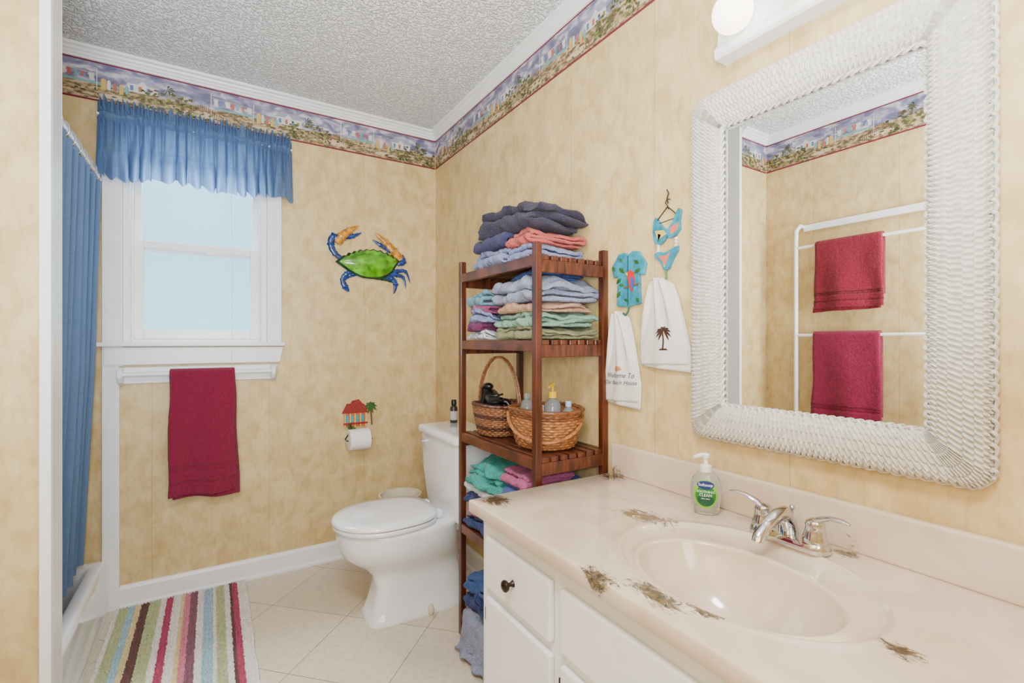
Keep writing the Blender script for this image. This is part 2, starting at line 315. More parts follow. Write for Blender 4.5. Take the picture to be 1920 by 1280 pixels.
# border wallpaper
BM=bordermat()
bmats=[BM,M('bd_red',(112,26,44)),M('bd_white',(206,204,198)),M('bd_green',(84,92,48),var=.3,scale=90),M('bd_lime',(134,136,74),var=.2,scale=90),M('bd_brown',(104,78,56)),
 M('bd_yellow',(200,168,88)),M('bd_blue',(88,116,168)),M('bd_coral',(178,98,84)),M('bd_teal',(112,160,160)),M('bd_roof',(150,152,174)),M('bd_dgreen',(58,66,36),var=.3,scale=90),M('bd_sand',(200,178,144))]
def border(name,mp,a0,a1,phase):
    R=random.Random(3); g=G(); z0=2.222; z1=2.396
    g.prism([(a0,z0),(a1,z0),(a1,z1),(a0,z1)],mp,0,.0008,0)
    g.poly([(a0,z0),(a1,z0),(a1,z0+.008),(a0,z0+.008)],mp,.0012,1); g.poly([(a0,z1-.009),(a1,z1-.009),(a1,z1-.003),(a0,z1-.003)],mp,.0012,1)
    def blob(a,b,ra,rb,m,d,n=9):
        pts=[(a+math.cos(2*pi*k/n)*ra*R.uniform(.7,1.15),b+math.sin(2*pi*k/n)*rb*R.uniform(.7,1.15)) for k in range(n)]
        if all(a0<p[0]<a1 for p in pts): g.poly(pts,mp,d,m)
    def q(pts,m,d):
        if all(a0<p[0]<a1 for p in pts): g.poly(pts,mp,d,m)
    k0=math.floor((a0-phase)/.6)-1; k1=math.ceil((a1-phase)/.6)+1
    for k in range(k0,k1):
        o=phase+k*.6
        q([(o+.24,z0+.074),(o+.57,z0+.074),(o+.57,z0+.084),(o+.24,z0+.084)],9,.0010)
        blob(o+.20,z0+.035,.08,.014,12,.0011,12); blob(o+.47,z0+.03,.07,.012,12,.0011,12)
        q([(o-.09,z0+.075),(o+.02,z0+.075),(o+.02,z0+.112),(o-.09,z0+.112)],2,.0012)
        q([(o-.10,z0+.110),(o+.03,z0+.110),(o+.005,z0+.138),(o-.07,z0+.138)],10,.0014)
        q([(o-.055,z0+.108),(o-.015,z0+.108),(o-.035,z0+.130)],2,.0016)
        for w in (-.08,-.05,-.02): q([(o+w,z0+.08),(o+w+.012,z0+.08),(o+w+.012,z0+.103),(o+w,z0+.103)],7 if w!=-.05 else 8,.0016)
        for i in range(95):
            a=o+R.uniform(-.05,.17); b=z0+R.uniform(.028,.115)-abs(a-o-.06)*.25
            blob(a,b,R.uniform(.004,.012),R.uniform(.003,.008),R.choice([3,3,4,11,3,4,5]),.0018+i*.000008,8)
        for ang in range(0,360,36):
            A=math.radians(ang); c=(o+.055,z0+.118)
            q([c,(c[0]+math.cos(A+.25)*.022,c[1]+math.sin(A+.25)*.016),(c[0]+math.cos(A)*.036,c[1]+math.sin(A)*.024-.005)],3 if ang%72 else 11,.0026)
        for i in range(16):
            a=o+.145+i*.0085; b=z0+.035+.02*math.sin(i*.3)
            q([(a,b),(a+.003,b),(a+.005,b+.028),(a+.002,b+.03)],5,.0019)
        q([(o+.14,z0+.05),(o+.28,z0+.062),(o+.28,z0+.065),(o+.14,z0+.053)],5,.002)
        q([(o+.225,z0+.05),(o+.228,z0+.05),(o+.228,z0+.15),(o+.225,z0+.15)],2,.0020)
        q([(o+.405,z0+.05),(o+.408,z0+.05),(o+.408,z0+.14),(o+.405,z0+.14)],2,.0020)
        q([(o+.227,z0+.128),(o+.407,z0+.118),(o+.407,z0+.1165),(o+.227,z0+.1265)],2,.0021)
        for i,(m,w,h) in enumerate([(2,.016,.034),(7,.01,.026),(2,.02,.028),(8,.014,.03),(9,.010,.028),(8,.008,.024),(2,.018,.03)]):
            a=o+.238+i*.0235; b=z0+.124-i*.0012; lean=R.uniform(-.004,.006)
            q([(a,b),(a+w,b),(a+w+.003,b-.008),(a+w-.001,b-.01),(a+w+lean,b-h),(a+lean,b-h),(a+.001,b-.01),(a-.003,b-.008)],m,.0023)
        for i,(m,w,h) in enumerate([(6,.018,.05),(2,.012,.044),(8,.011,.042),(6,.014,.046),(9,.012,.036)]):
            a=o+.42+i*.021; b=z0+.105-i*.003
            q([(a,b-h),(a+w,b-h),(a+w,b-.006),(a+w*.5,b),(a,b-.006)],m,.0023)
        for i in range(45): blob(o+R.uniform(.13,.6),z0+R.uniform(.012,.06),R.uniform(.004,.012),R.uniform(.002,.005),R.choice([3,4,11,5]),.0015+i*.000006,7)
    make(name,g,bmats,label='beach scene wallpaper border with cottages and clotheslines',cat='wallpaper border',kind=S,smooth=False,recalc=False)
border('trim_7',bk,-1.25,XR-.003,.365); border('trim_8',rt,-YB+.003,1.2,-2.45); border('trim_9',lf,-1.2,YW-.003,.9); border('trim_10',wg,XL+.003,-.385,-.5)

# ------------------------------------------------------------ window
w=root('window_1',(-.055,YB,wz0),'white double-hung window with frosted bright daylight panes','window',kind=S)
g=G()
g.box(-.41,YB-.018,wz0-.1,wx0,YB,2.20); g.box(wx1,YB-.018,wz0,.297,YB,2.20); g.box(wx0,YB-.018,wz1,wx1,YB,2.20)
make('casing',g,WHITE,w,bevel=.003)
g=G(); g.box(-.425,YB-.05,wz0-.012,.31,YB+.03,wz0+.006)
g.prism([(-.405,1.155),(.305,1.155),(.290,1.075),(-.405,1.075)],bk,0,.022,0)
make('sill',g,WHITE,w,bevel=.004)
g=G()
g.box(wx0,YB,wz0,wx0+.026,YB+.12,wz1);g.box(wx1-.026,YB,wz0,wx1,YB+.12,wz1);g.box(wx0,YB,wz1-.026,wx1,YB+.12,wz1);g.box(wx0,YB+.03,wz0,wx1,YB+.12,wz0+.02)
g.box(wx0+.026,YB+.028,wz0,wx0+.034,YB+.04,wz1);g.box(wx1-.034,YB+.028,wz0,wx1-.026,YB+.04,wz1)
make('frame',g,VIN,w,bevel=.002)
def glassm():
    m=bpy.data.materials.new('window_glass'); m.use_nodes=True; t=m.node_tree; L=t.links; t.nodes.remove(t.nodes['Principled BSDF'])
    tr=nz(t,'ShaderNodeBsdfTransparent'); gl=nz(t,'ShaderNodeBsdfGlossy'); gl.inputs['Roughness'].default_value=.12; mx=nz(t,'ShaderNodeMixShader'); fr=nz(t,'ShaderNodeFresnel'); fr.inputs['IOR'].default_value=1.06
    n=nz(t,'ShaderNodeTexNoise'); n.inputs['Scale'].default_value=4; r=nz(t,'ShaderNodeValToRGB'); r.color_ramp.elements[0].color=(.93,.97,.98,1); r.color_ramp.elements[1].color=(.96,.98,1,1)
    L.new(n.outputs['Fac'],r.inputs['Fac']); L.new(r.outputs[0],tr.inputs['Color']); L.new(fr.outputs[0],mx.inputs[0]); L.new(tr.outputs[0],mx.inputs[1]); L.new(gl.outputs[0],mx.inputs[2])
    L.new(mx.outputs[0],t.nodes['Material Output'].inputs['Surface']); return m
GLASS=glassm()
def sash(y,z0,z1,st,bt,tp):
    a,b=wx0+.028,wx1-.028
    g=G(); g.box(a,y,z0,a+st,y+.03,z1); g.box(b-st,y,z0,b,y+.03,z1); g.box(a+st,y,z0,b-st,y+.03,z0+bt); g.box(a+st,y,z1-tp,b-st,y+.03,z1)
    so=make('sash',g,VIN,w,bevel=.003)
    make('window_pane',G().box(a+st-.004,y+.012,z0+bt-.004,b-st+.004,y+.016,z1-tp+.004),GLASS,so,smooth=False)
sash(YB+.042,wz0+.02,1.645,.042,.045,.036); sash(YB+.078,1.60,wz1-.026,.03,.032,.036)
make('sash_lock',G().box(-.03,YB+.036,1.60,.02,YB+.045,1.612),VIN,w,bevel=.002); make('sash_pull',G().box(-.2,YB+.036,1.22,-.14,YB+.043,1.235),VIN,w,bevel=.002)
def extm():
    m=bpy.data.materials.new('pale_blue_siding'); m.use_nodes=True; t=m.node_tree; L=t.links; b=t.nodes['Principled BSDF']
    g=nz(t,'ShaderNodeNewGeometry'); n=nz(t,'ShaderNodeTexNoise'); n.inputs['Scale'].default_value=1.2; L.new(g.outputs['Position'],n.inputs['Vector'])
    r=nz(t,'ShaderNodeValToRGB'); r.color_ramp.elements[0].color=(*lin((150,192,217)),1); r.color_ramp.elements[1].color=(*lin((172,206,226)),1); L.new(n.outputs['Fac'],r.inputs['Fac'])
    L.new(r.outputs[0],b.inputs['Base Color']); b.inputs['Roughness'].default_value=.9; return m
g=G()
g.box(-4,5.2,-.6,3,5.3,4.6)
make('wall_neighbour',g,extm(),label='pale blue wall outside the window',cat='wall',kind=S,smooth=False)

g=G(); g.tube([(.075,YB-.028,1.9),(.076,YB-.03,1.4),(.078,YB-.032,.9),(.079,YB-.032,.50)],.0013,6); g.lathe([(.002,0),(.006,-.006),(.007,-.02),(.003,-.03)],(.079,YB-.032,.50),10)
make('blind_pull_cord',g,WHITE,label='thin white pull cord with acorn weight',cat='cord')

# ------------------------------------------------------------ valance
CH=M('chambray',(132,160,198),rough=.9,var=.05,scale=120,bump=.3,bscale=500,transl=.7)
va=root('window_valance',(-.043,YB-.06,1.89),'ruffled blue chambray window valance on a rod','valance')
vx0,vx1=-.425,.345
NU=520;NV=50
def vf(i,j):
    u=i/(NU-1); v=j/(NV-1); x=vx0+(vx1-vx0)*u; z=2.215-.325*v
    ph=u*2*pi*17+5.5*fb(u*9,1.3,0)
    fine=math.sin(u*2*pi*44+6*fb(u*14,5,0))
    amp=.006+.018*v
    d=.064+amp*math.sin(ph)+.004*fine*(1-v)
    if v<.13: d+=.013*fine; z+=.016*fb(u*36,2,0)+.008*fine
    elif v<.16: d-=.010
    elif v<.23: d+=.014*math.sin((v-.16)/.07*pi)+.003
    elif v<.26: d-=.010
    if .26<=v<.6: d+=.008*fine*(1-(v-.26)/.34)
    if v>.62:
        w=(v-.62)/.38; q=u*2*pi*22+6*fb(u*10,8,0); d+=.022*w*math.sin(q)+.012*min(1,w*5)
        z+=.006*w*math.sin(q+1)
    elif v>.57: d+=.005
    z-=.010*v*math.sin(u*2*pi*2)
    e=min(u,1-u)/.02
    if e<1: d=d*max(.08,e**.7)
    return (x+.008*math.cos(ph)*v,YB-d,z)
make('fabric',G().grid(vf,NU,NV),CH,va,angle=180,recalc=False)
g=G(); g.tube([(vx0+.005,YB-.005,2.15),(vx0+.005,YB-.06,2.15),(vx1-.005,YB-.06,2.15),(vx1-.005,YB-.005,2.15)],.005,8)
make('rod',g,WHITE,va)

# ------------------------------------------------------------ shower
CH2=M('chambray_curtain',(110,139,180),rough=.9,var=.05,scale=120,bump=.3,bscale=500,transl=.3)
g=G(); g.tube([(-.425,YW+.10,1.90),(-.425,YB,1.90)],.012,16)
for y in (YW+.103,YB-.008): g.tube([(-.425,y,1.90),(-.425,y+.006,1.90)],.026,16)
make('shower_rod',g,M('brushed_white',(228,228,225),rough=.2,metal=.3),label='white shower curtain rod across the alcove',cat='curtain rod')
sc=root('shower_curtain',(-.43,2.26,.2),'blue chambray shower curtain hanging in folds','shower curtain')
def cf(i,j):
    u=i/359; v=j/39; y=YW+.13+u*(YB-YW-.16); z=1.865-v*1.61
    ph=u*2*pi*9+1.8*fb(u*5,0,0)
    d=(.024+.018*min(1,v*2))*math.sin(ph+.5*v)+.008*math.sin(ph*2.3+v)*v
    z+= -.014*(1-v)*abs(math.sin(ph*.5))
    return (-.424+d-.076*v,y+.024*math.cos(ph),z)
make('fabric',G().grid(cf,360,40),CH2,sc,angle=180,recalc=False)
for k in range(10):
    y=YW+.17+k*.088; g=G(); g.tube([(-.425+.019*math.cos(a*pi/6),y,1.887+.027*math.sin(a*pi/6)) for a in range(12)],.002,6,closed=True)
    make('curtain_ring',g,CHROME,sc)
tb=root('bathtub',(-.8,2.25,0),'white low-sided shower bathtub with rounded rim','bathtub')
g=G(); X0,X1,Y0,Y1=-1.245,-.392,YW+.105,YB-.004
def rr(x0,y0,x1,y1,z,r=.03,n=5):
    p=[]
    for cx,cy,a0 in ((x1-r,y1-r,0),(x0+r,y1-r,90),(x0+r,y0+r,180),(x1-r,y0+r,270)):
        for k in range(n+1):
            a=math.radians(a0+90*k/n); p.append((cx+r*math.cos(a),cy+r*math.sin(a),z))
    return p
g.loft([rr(X0,Y0,X1+.008,Y1,0),rr(X0,Y0,X1+.008,Y1,.05),rr(X0,Y0,X1,Y1,.07),rr(X0,Y0,X1,Y1,.21),rr(X0+.003,Y0+.003,X1-.003,Y1-.003,.226),rr(X0+.012,Y0+.012,X1-.012,Y1-.012,.232),
 rr(X0+.06,Y0+.05,X1-.048,Y1-.05,.232,.05),rr(X0+.07,Y0+.06,X1-.058,Y1-.06,.22,.06),rr(X0+.11,Y0+.1,X1-.12,Y1-.1,.08,.08)])
make('tub_shell',g,PORC,tb,angle=50)
make('drain',G().lathe([(.03,0),(.03,.004),(.022,.006)],(-.8,2.25,.08),20),CHROME,tb)

# ------------------------------------------------------------ rug
W=(228,222,214);LG=(178,185,140);PB=(158,189,203);YE=(219,200,148);BR=(104,72,68);MG=(172,72,100);PK=(210,130,145);MV=(134,92,106)
st=[(0,W),(.035,LG),(.10,PB),(.145,YE),(.185,BR),(.245,LG),(.325,W),(.37,MG),(.42,W),(.48,YE),(.505,PK),(.55,MV),(.605,W),(.65,PB),(.72,W),(.745,LG),(.81,W),(.85,BR),(.875,MG),(.915,W)]
rx0,rw=-.362,.50
RM=stripes('rug_stripes',st,rx0,rw)
g=G(); NX,NY=210,380
def rf(i,j):
    x=rx0+rw*i/(NX-1); y=1.62+1.06*j/(NY-1); h=.012+.008*random.random()+.003*math.sin(x*2*pi/.012)+.003*fb(x*30,y*30)
    e=min(i,NX-1-i,j,NY-1-j)
    if e==0: h=0.001
    elif e<3: h*=.6+.2*e
    return (x+random.uniform(-.0018,.0018)+.005*fb(0,y*8),y+random.uniform(-.001,.001)+.004*fb(x*8,3),h)
g.grid(rf,NX,NY)
make('bath_rug',g,RM,label='striped pastel and brown tufted bath rug beside the tub',cat='rug',angle=180)

# ------------------------------------------------------------ towel rail + towel
tr=root('towel_rail',(-.06,YB,.98),'white wooden towel rail with curved end brackets','towel rail')
g=G(); g.prism([(-.365,1.065),(.275,1.065),(.268,.992),(-.358,.992)],bk,0,.015)
make('back_board',g,WHITE,tr,bevel=.003)
for x in (-.352,.245):
    g=G(); pr=[(0,1.066),(.055,1.066),(.078,1.05),(.078,1.022),(.06,1.0),(.02,.985),(0,.985)]
    n=len(pr); g.add([(x,YB-d,z) for d,z in pr]+[(x+.018,YB-d,z) for d,z in pr],[tuple(range(n)),tuple(range(2*n-1,n-1,-1))]+[(i,(i+1)%n,n+(i+1)%n,n+i) for i in range(n)])
    make('end_bracket',g,WHITE,tr,bevel=.003)
make('bar',G().tube([(-.34,YB-.058,1.035),(.25,YB-.058,1.035)],.010,14),WHITE,tr)
MAG=cloth('magenta_terry',(134,8,56),.10); RED=cloth('crimson_terry',(128,8,36),.10)
def towel_hang(name,mp,a0,a1,ztop,zf,zb,dbar,mat,label,seed,layers=2,group=None):
    L1=ztop-zf; r=.017; NUc=56
    prof=[]
    nb=14
    for k in range(nb): prof.append((dbar-r,zb+(ztop-zb)*k/nb,0))
    for k in range(9): 
        a=pi*k/8; prof.append((dbar-r*math.cos(a),ztop+r*math.sin(a),0))
    nf=110
    for k in range(1,nf+1): prof.append((dbar+r,ztop-L1*k/nf,k/nf))
    rt_=root(name,mp((a0+a1)/2,zf,dbar),label,'towel',group)
    def f(i,j,sh=0,ex=0,lo=0):
        u=i/(NUc-1); d,z,w=prof[j]; a=a0+(a1-a0)*u+ (u-.5)*.012*w
        ww=w**.7
        fo=.012*math.sin(u*2*pi*1.4+seed+w*1.2)*ww+.009*fb(u*4+seed,w*3)*ww+.0025*fb(u*34,w*44,seed)
        if w>0:
            for b0,b1 in ((.755,.775),(.79,.81),(.885,.915)): 
                if b0<w<b1: fo-=.006
            z+=.008*fb(u*2,seed)*w+lo*w*(.5+u*.5)
        e=min(u,1-u)/.04
        if e<1: fo-=.006*(1-e)**2
        return mp(a+sh*w+.006*fb(w*3,seed)+ex, z, d+fo)
    make('front_fold',G().grid(lambda i,j:f(i,j),NUc,len(prof)),mat,rt_,solid=.009,angle=180,recalc=False)
    if layers>1:
        def f2(i,j):
            x=f(i,j,.016,.0,-.022); p=Vector(mp(0,0,1))-Vector(mp(0,0,0)); d,z,w=prof[j]
            s=-.012 if w>0 else (.009)
            if w==0 and z>=ztop: q=Vector(x)-Vector(mp(0,.008,0))+Vector(mp(0,0,0)); return q
            return Vector(x)+p*s
        make('inner_fold',G().grid(f2,NUc,len(prof)),mat,rt_,solid=.007,angle=180,recalc=False)
    return rt_
towel_hang('hand_towel',bk,-.165,.085,1.035,.475,.56,.058,MAG,'magenta terry hand towel folded over the white rail',1.0)

# ------------------------------------------------------------ crab
CRB=M('crab_blue',(16,58,128),rough=.25,var=.45,scale=45,coat=.5);CRG=M('crab_green',(88,166,18),rough=.22,var=.5,scale=22,coat=.5);CRO=M('crab_orange',(198,134,30),rough=.25,var=.4,scale=40,coat=.5);CRD=M('crab_dark',(16,56,42),rough=.3,coat=.3,var=.4)
K=.003
def cp(px,py): return (.76+(px-697)*K,1.638+(488-py)*K)
crab=root('crab_wall_decoration',(.76,YB,1.45),'painted metal crab wall decoration, green shell and blue legs','wall decoration')
g=G()
out=[(630,497),(640,488),(644,484),(649,484),(653,478),(659,479),(663,474),(669,475),(674,470),(680,472),(686,468),(692,470),(699,467),(706,470),(713,468),(718,473),(724,471),(729,476),(735,475),(739,481),(745,481),(750,487),(742,497),(736,508),(726,516),(712,522),(695,524),(678,523),(664,518),(652,512),(642,505)]
o2=[cp(*p) for p in out]; cx,cz=cp(692,496)
def ring(s,d): return [bk(cx+(a-cx)*s,cz+(b-cz)*s,d) for a,b in o2]
g.loft([ring(.95,.012),ring(1,.016),ring(.97,.021),ring(.90,.028),ring(.8,.035),ring(.55,.044),ring(.25,.049),ring(.03,.050)],mf=lambda i:1 if i<3 else 0)
make('shell',g,[CRG,CRD],crab,angle=60)
g=G()
for pts in ([(645,499),(668,493),(690,499),(712,492),(738,492)],[(664,508),(680,503),(697,507),(714,502),(724,506)],[(668,483),(684,479),(700,482),(716,478)],[(690,476),(688,490),(684,505)],[(704,478),(706,490),(708,503)]):
    P=[cp(*p) for p in pts]; g.tube([bk(a,b,.048-((a-cx)/.17)**2*.028-((b-cz)/.09)**2*.02) for a,b in P],.0018,6)
make('shell_ridges',g,M('crab_ridge',(44,106,22),rough=.3),crab)
def limb(name,pts,rad,mat,d=.012,flat=.45):
    P=[Vector(bk(*cp(*p),d)) for p in pts]; Q=[];R=[]
    n=len(P)
    for i in range(n-1):
        p0=P[max(i-1,0)];p1=P[i];p2=P[i+1];p3=P[min(i+2,n-1)]
        for s in range(6):
            t=s/6; Q.append(.5*((2*p1)+(p2-p0)*t+(2*p0-5*p1+4*p2-p3)*t*t+(3*p1-p0-3*p2+p3)*t**3)); R.append((rad[i]*(1-t)+rad[i+1]*t)*K*(1.25 if s==0 and 0<i else (.85 if s in(1,5) else 1)))
    Q.append(P[-1]);R.append(rad[-1]*K)
    make(name,G().tube(Q,R,10,up=(0,1,0),flat=flat),mat,crab)
limb('claw_arm',[(645,492),(630,482),(623,466),(628,452),(638,458)],[4,5,6,7,6],CRB)
limb('claw',[(634,464),(642,450),(655,438),(672,427)],[7,8,6,.6],CRO,.016)
limb('claw',[(632,462),(646,452),(662,447),(677,439)],[5,4.5,4,.6],CRB,.013)
limb('claw_arm',[(736,487),(748,490),(757,486),(752,474)],[4,5,6,5],CRB)
limb('claw',[(752,482),(738,468),(722,452),(701,436)],[7,8,6,.6],CRO,.016)
limb('claw',[(748,478),(728,466),(712,458),(697,450)],[5,4.5,4,.6],CRB,.013)
limb('leg',[(668,516),(656,519),(647,526),(640,536)],[4,4.5,3.5,.7],CRB,.010)
limb('leg',[(662,512),(650,518),(643,528),(648,541),(655,549)],[4.5,5,4,6,1],CRB,.012)
limb('leg',[(730,508),(746,505),(762,505),(771,526)],[4,4,3.2,.6],CRB,.010)
limb('leg',[(728,512),(744,513),(757,517),(762,538)],[4,4,3.2,.6],CRB,.012)
limb('leg',[(722,516),(734,520),(742,531),(738,549)],[4.5,5,5,1],CRB,.010)
limb('leg',[(700,520),(716,521),(730,524),(748,532)],[4,4,3,.6],CRD,.008)

# ------------------------------------------------------------ toilet paper holder + roll
tp=root('toilet_paper_holder',(.69,YB,.70),'painted beach house and palm tree toilet paper holder','toilet paper holder')
OR=M('house_orange',(206,92,36),var=.2,scale=60);TQ=M('house_turquoise',(40,150,160));RF=M('roof_red',(138,38,32),var=.25,scale=120);GN=M('palm_green',(50,94,30),var=.3,scale=60);TN=M('trunk_brown',(110,74,42))
def hp(px,py): return (.602+(px-643)*.0029,.856-(py-748)*.003)
g=G()
g.prism([hp(*p) for p in [(645,770),(686,770),(686,796),(645,796)]],bk,0,.012,0)
g.prism([hp(*p) for p in [(641,771),(650,754),(657,754),(660,749),(672,747),(678,754),(682,756),(689,772)]],bk,0,.016,1)
for x in (648,656,666,676): g.prism([hp(*p) for p in [(x,775),(x+5,775),(x+5,788),(x,788)]],bk,.012,.014,2)
g.prism([hp(*p) for p in [(643,789),(688,789),(688,792),(643,792)]],bk,.012,.018,1)
for x in (645,655,664,674,684): g.prism([hp(*p) for p in [(x,772),(x+1.5,772),(x+1.5,796),(x,796)]],bk,.012,.017,3)
make('house_plaque',g,[OR,RF,TQ,M('cream_paint',(230,204,130))],tp,smooth=False)
g=G(); g.tube([bk(*hp(697,796),.008),bk(*hp(696,780),.010),bk(*hp(694,764),.010)],.004,8,0)
make('palm_trunk',g,TN,tp)
g=G()
for a in range(0,360,40):
    A=math.radians(a+10); c=hp(694,762); e=(c[0]+.042*math.cos(A),c[1]+.036*math.sin(A)-.006); mid=((c[0]+e[0])/2,(c[1]+e[1])/2+.008)
    nx,ny=-math.sin(A)*.007,math.cos(A)*.007
    g.prism([c,(mid[0]+nx,mid[1]+ny),e,(mid[0]-nx,mid[1]-ny)],bk,.008+a*.00001,.012+a*.00001,0)
for k in range(7): g.ell(bk(.632+k*.006,.712-.004*k,.012),.007,.006,.014,0,8,6)
make('palm_leaves',g,GN,tp)
g=G(); g.tube([bk(.64,.735,.01),bk(.635,.70,.05),bk(.60,.655,.065),bk(.61,.645,.065),bk(.745,.645,.065)],.004,8)
make('wire_arm',g,M('wire_green',(60,80,50),rough=.4,metal=.5),tp)
g=G(); c=bk(.672,.650,.068)
g.lathe([(.020,-.055),(.053,-.055),(.056,-.052),(.056,.052),(.053,.055),(.020,.055),(.020,-.053)],c,40,fr=lambda x,y,z:(c[0]+z,c[1]+x,c[2]+y))
make('toilet_paper_roll',g,M('tissue',(236,235,232),rough=.95,bump=.3,bscale=200,var=.02),label='white toilet paper roll on a wire arm',cat='toilet paper')

# ------------------------------------------------------------ toilet
ty=2.06
to=root('toilet',(.8,ty,0),'white two-piece toilet with closed lid','toilet')
def egg(xf,xb,hw,z,n=48,sq=2.4,y0=ty):
    xm=xf+(xb-xf)*.46; p=[]
    for k in range(n):
        a=2*pi*k/n; c,s=math.cos(a),math.sin(a)
        if c<0: x=xm+(xm-xf)*c; y=hw*s
        else:
            cc=abs(c)**(2/sq); ss=(1 if s>=0 else -1)*abs(s)**(2/sq); x=xm+(xb-xm)*cc; y=hw*ss
        p.append((x,y0+y,z))
    return p
def morph(A,B,f,z): return [(a[0]*(1-f)+b[0]*f,a[1]*(1-f)+b[1]*f,z) for a,b in zip(A,B)]
def sqr(x0,x1,hw,z,n=48,p_=5):
    cxx=(x0+x1)/2; q=[]
    for k in range(n):
        a=2*pi*k/n; c,s=math.cos(a),math.sin(a)
        q.append((cxx+(x1-x0)/2*(1 if c>=0 else -1)*abs(c)**(2/p_),ty+hw*(1 if s>=0 else -1)*abs(s)**(2/p_),z))
    return q
g=G(); g.loft([sqr(.545,1.0,.108,0),sqr(.545,1.0,.108,.018),sqr(.556,.99,.099,.028),sqr(.568,.98,.088,.07),sqr(.585,.97,.076,.14),morph(sqr(.583,.97,.078,0),egg(.56,.97,.086,0),.5,.19),egg(.54,.97,.098,.222,sq=3.5),egg(.490,.97,.130,.255,sq=3),egg(.455,.96,.155,.288,sq=3),egg(.437,.955,.170,.33,sq=3),egg(.430,.95,.177,.375,sq=3),egg(.430,.95,.177,.392,sq=3),egg(.44,.94,.168,.400,sq=3)])
make('bowl',g,PORC,to,angle=60)
make('bolt_cap',G().ell((.80,ty-.112,.02),.014,.014,.024),M('cap_cream',(216,200,170)),to)
make('tank_shelf',G().box(.80,ty-.115,.33,1.09,ty+.115,.39),PORC,to,bevel=.02,bseg=4)
g=G(); g.loft([egg(.424,.84,.182,.402,sq=3),egg(.418,.845,.186,.407,sq=3),egg(.418,.845,.186,.417,sq=3),egg(.422,.842,.183,.421,sq=3)]); make('seat',g,PORC,to,angle=50)
g=G(); g.loft([egg(.420,.84,.183,.424,sq=3),egg(.414,.845,.188,.428,sq=3),egg(.414,.845,.188,.436,sq=3),egg(.422,.84,.181,.443,sq=3),egg(.47,.80,.14,.447,sq=3),egg(.6,.68,.03,.448,sq=3)]); make('lid',g,PORC,to,angle=50)
for s in (-1,1): make('hinge',G().box(.835,ty+s*.075-.02,.402,.865,ty+s*.075+.02,.435),PORC,to,bevel=.006)
tc_=ty+.01
g=G(); g.loft([rr(.905,tc_-.185,1.095,tc_+.185,.385,.03),rr(.90,tc_-.19,1.10,tc_+.19,.40,.035),rr(.885,tc_-.212,1.105,tc_+.212,.56,.035),rr(.880,tc_-.218,1.108,tc_+.218,.735,.035)])
make('tank',g,PORC,to,angle=50)
g=G(); g.loft([rr(.872,tc_-.226,1.115,tc_+.226,.733,.035),rr(.865,tc_-.233,1.12,tc_+.233,.74,.038),rr(.865,tc_-.233,1.12,tc_+.233,.758,.038),rr(.872,tc_-.226,1.115,tc_+.226,.768,.035),rr(.90,tc_-.20,1.09,tc_+.20,.771,.03)])
make('tank_lid',g,PORC,to,angle=50)
g=G(); g.tube([(.885,tc_+.17,.69),(.868,tc_+.17,.69)],.012,14); g.tube([(.866,tc_+.175,.69),(.862,tc_+.14,.686),(.862,tc_+.10,.68)],[.006,.005,.006],10)
make('flush_lever',g,CHROME,to)
g=G(); g.lathe([(.085,0),(.105,.34),(.115,.345),(.115,.355),(.103,.355),(.083,.01)],(.86,2.53,0),32)
make('wastebasket',g,M('cream_plastic',(218,208,186),rough=.35),label='cream round plastic wastebasket behind the toilet',cat='wastebasket')
lb=root('lotion_bottle',(1.03,2.21,.772),'small dark bottle with pale label on the toilet tank','bottle')
g=G().lathe([(.018,0),(.019,.004),(.019,.075),(.012,.085),(.009,.088)],(1.03,2.21,.772),20); make('bottle_body',g,M('amber_dark',(48,40,40),rough=.2),lb)
make('bottle_label',G().lathe([(.0193,.015),(.0195,.016),(.0195,.058),(.0193,.059)],(1.03,2.21,.772),20),M('label_grey',(180,175,170)),lb)
make('cap',G().lathe([(.013,.088),(.013,.112),(.011,.115)],(1.03,2.21,.772),16),BLACK,lb)

# ------------------------------------------------------------ storage rack
RX0,RX1,RY0,RY1=.843,1.143,1.215,1.765
ra=root('storage_rack',((RX0+RX1)/2,(RY0+RY1)/2,0),'red-brown slatted wooden storage rack beside the toilet','storage rack')
for (x,y) in ((RX0,RY0),(RX1-.024,RY0),(RX0,RY1-.024),(RX1-.024,RY1-.024)):
    make('post',G().box(x,y,0,x+.024,y+.024,1.49 if y==RY0 else 1.50),WOODV,ra,bevel=.003)
SH=[.095,.45,.815,1.185,1.452]
for z in SH:
    g=G()
    for y in (RY0+.002,RY1-.022): g.box(RX0+.02,y,z-.055,RX1-.02,y+.02,z-.016)
    ns=7; wv=.026; gap=(RX1-RX0-.056-ns*wv)/(ns-1)
    for k in range(ns):
        x=RX0+.028+k*(wv+gap); g.box(x,RY0+.004,z-.016,x+wv,RY1-.004,z)
    g.box(RX0+.002,RY0+.02,z-.036,RX0+.020,RY1-.02,z-.001); g.box(RX1-.020,RY0+.02,z-.036,RX1-.002,RY1-.02,z-.001)
    make('slatted_shelf',g,WOOD,ra,bevel=.0015,bseg=1)

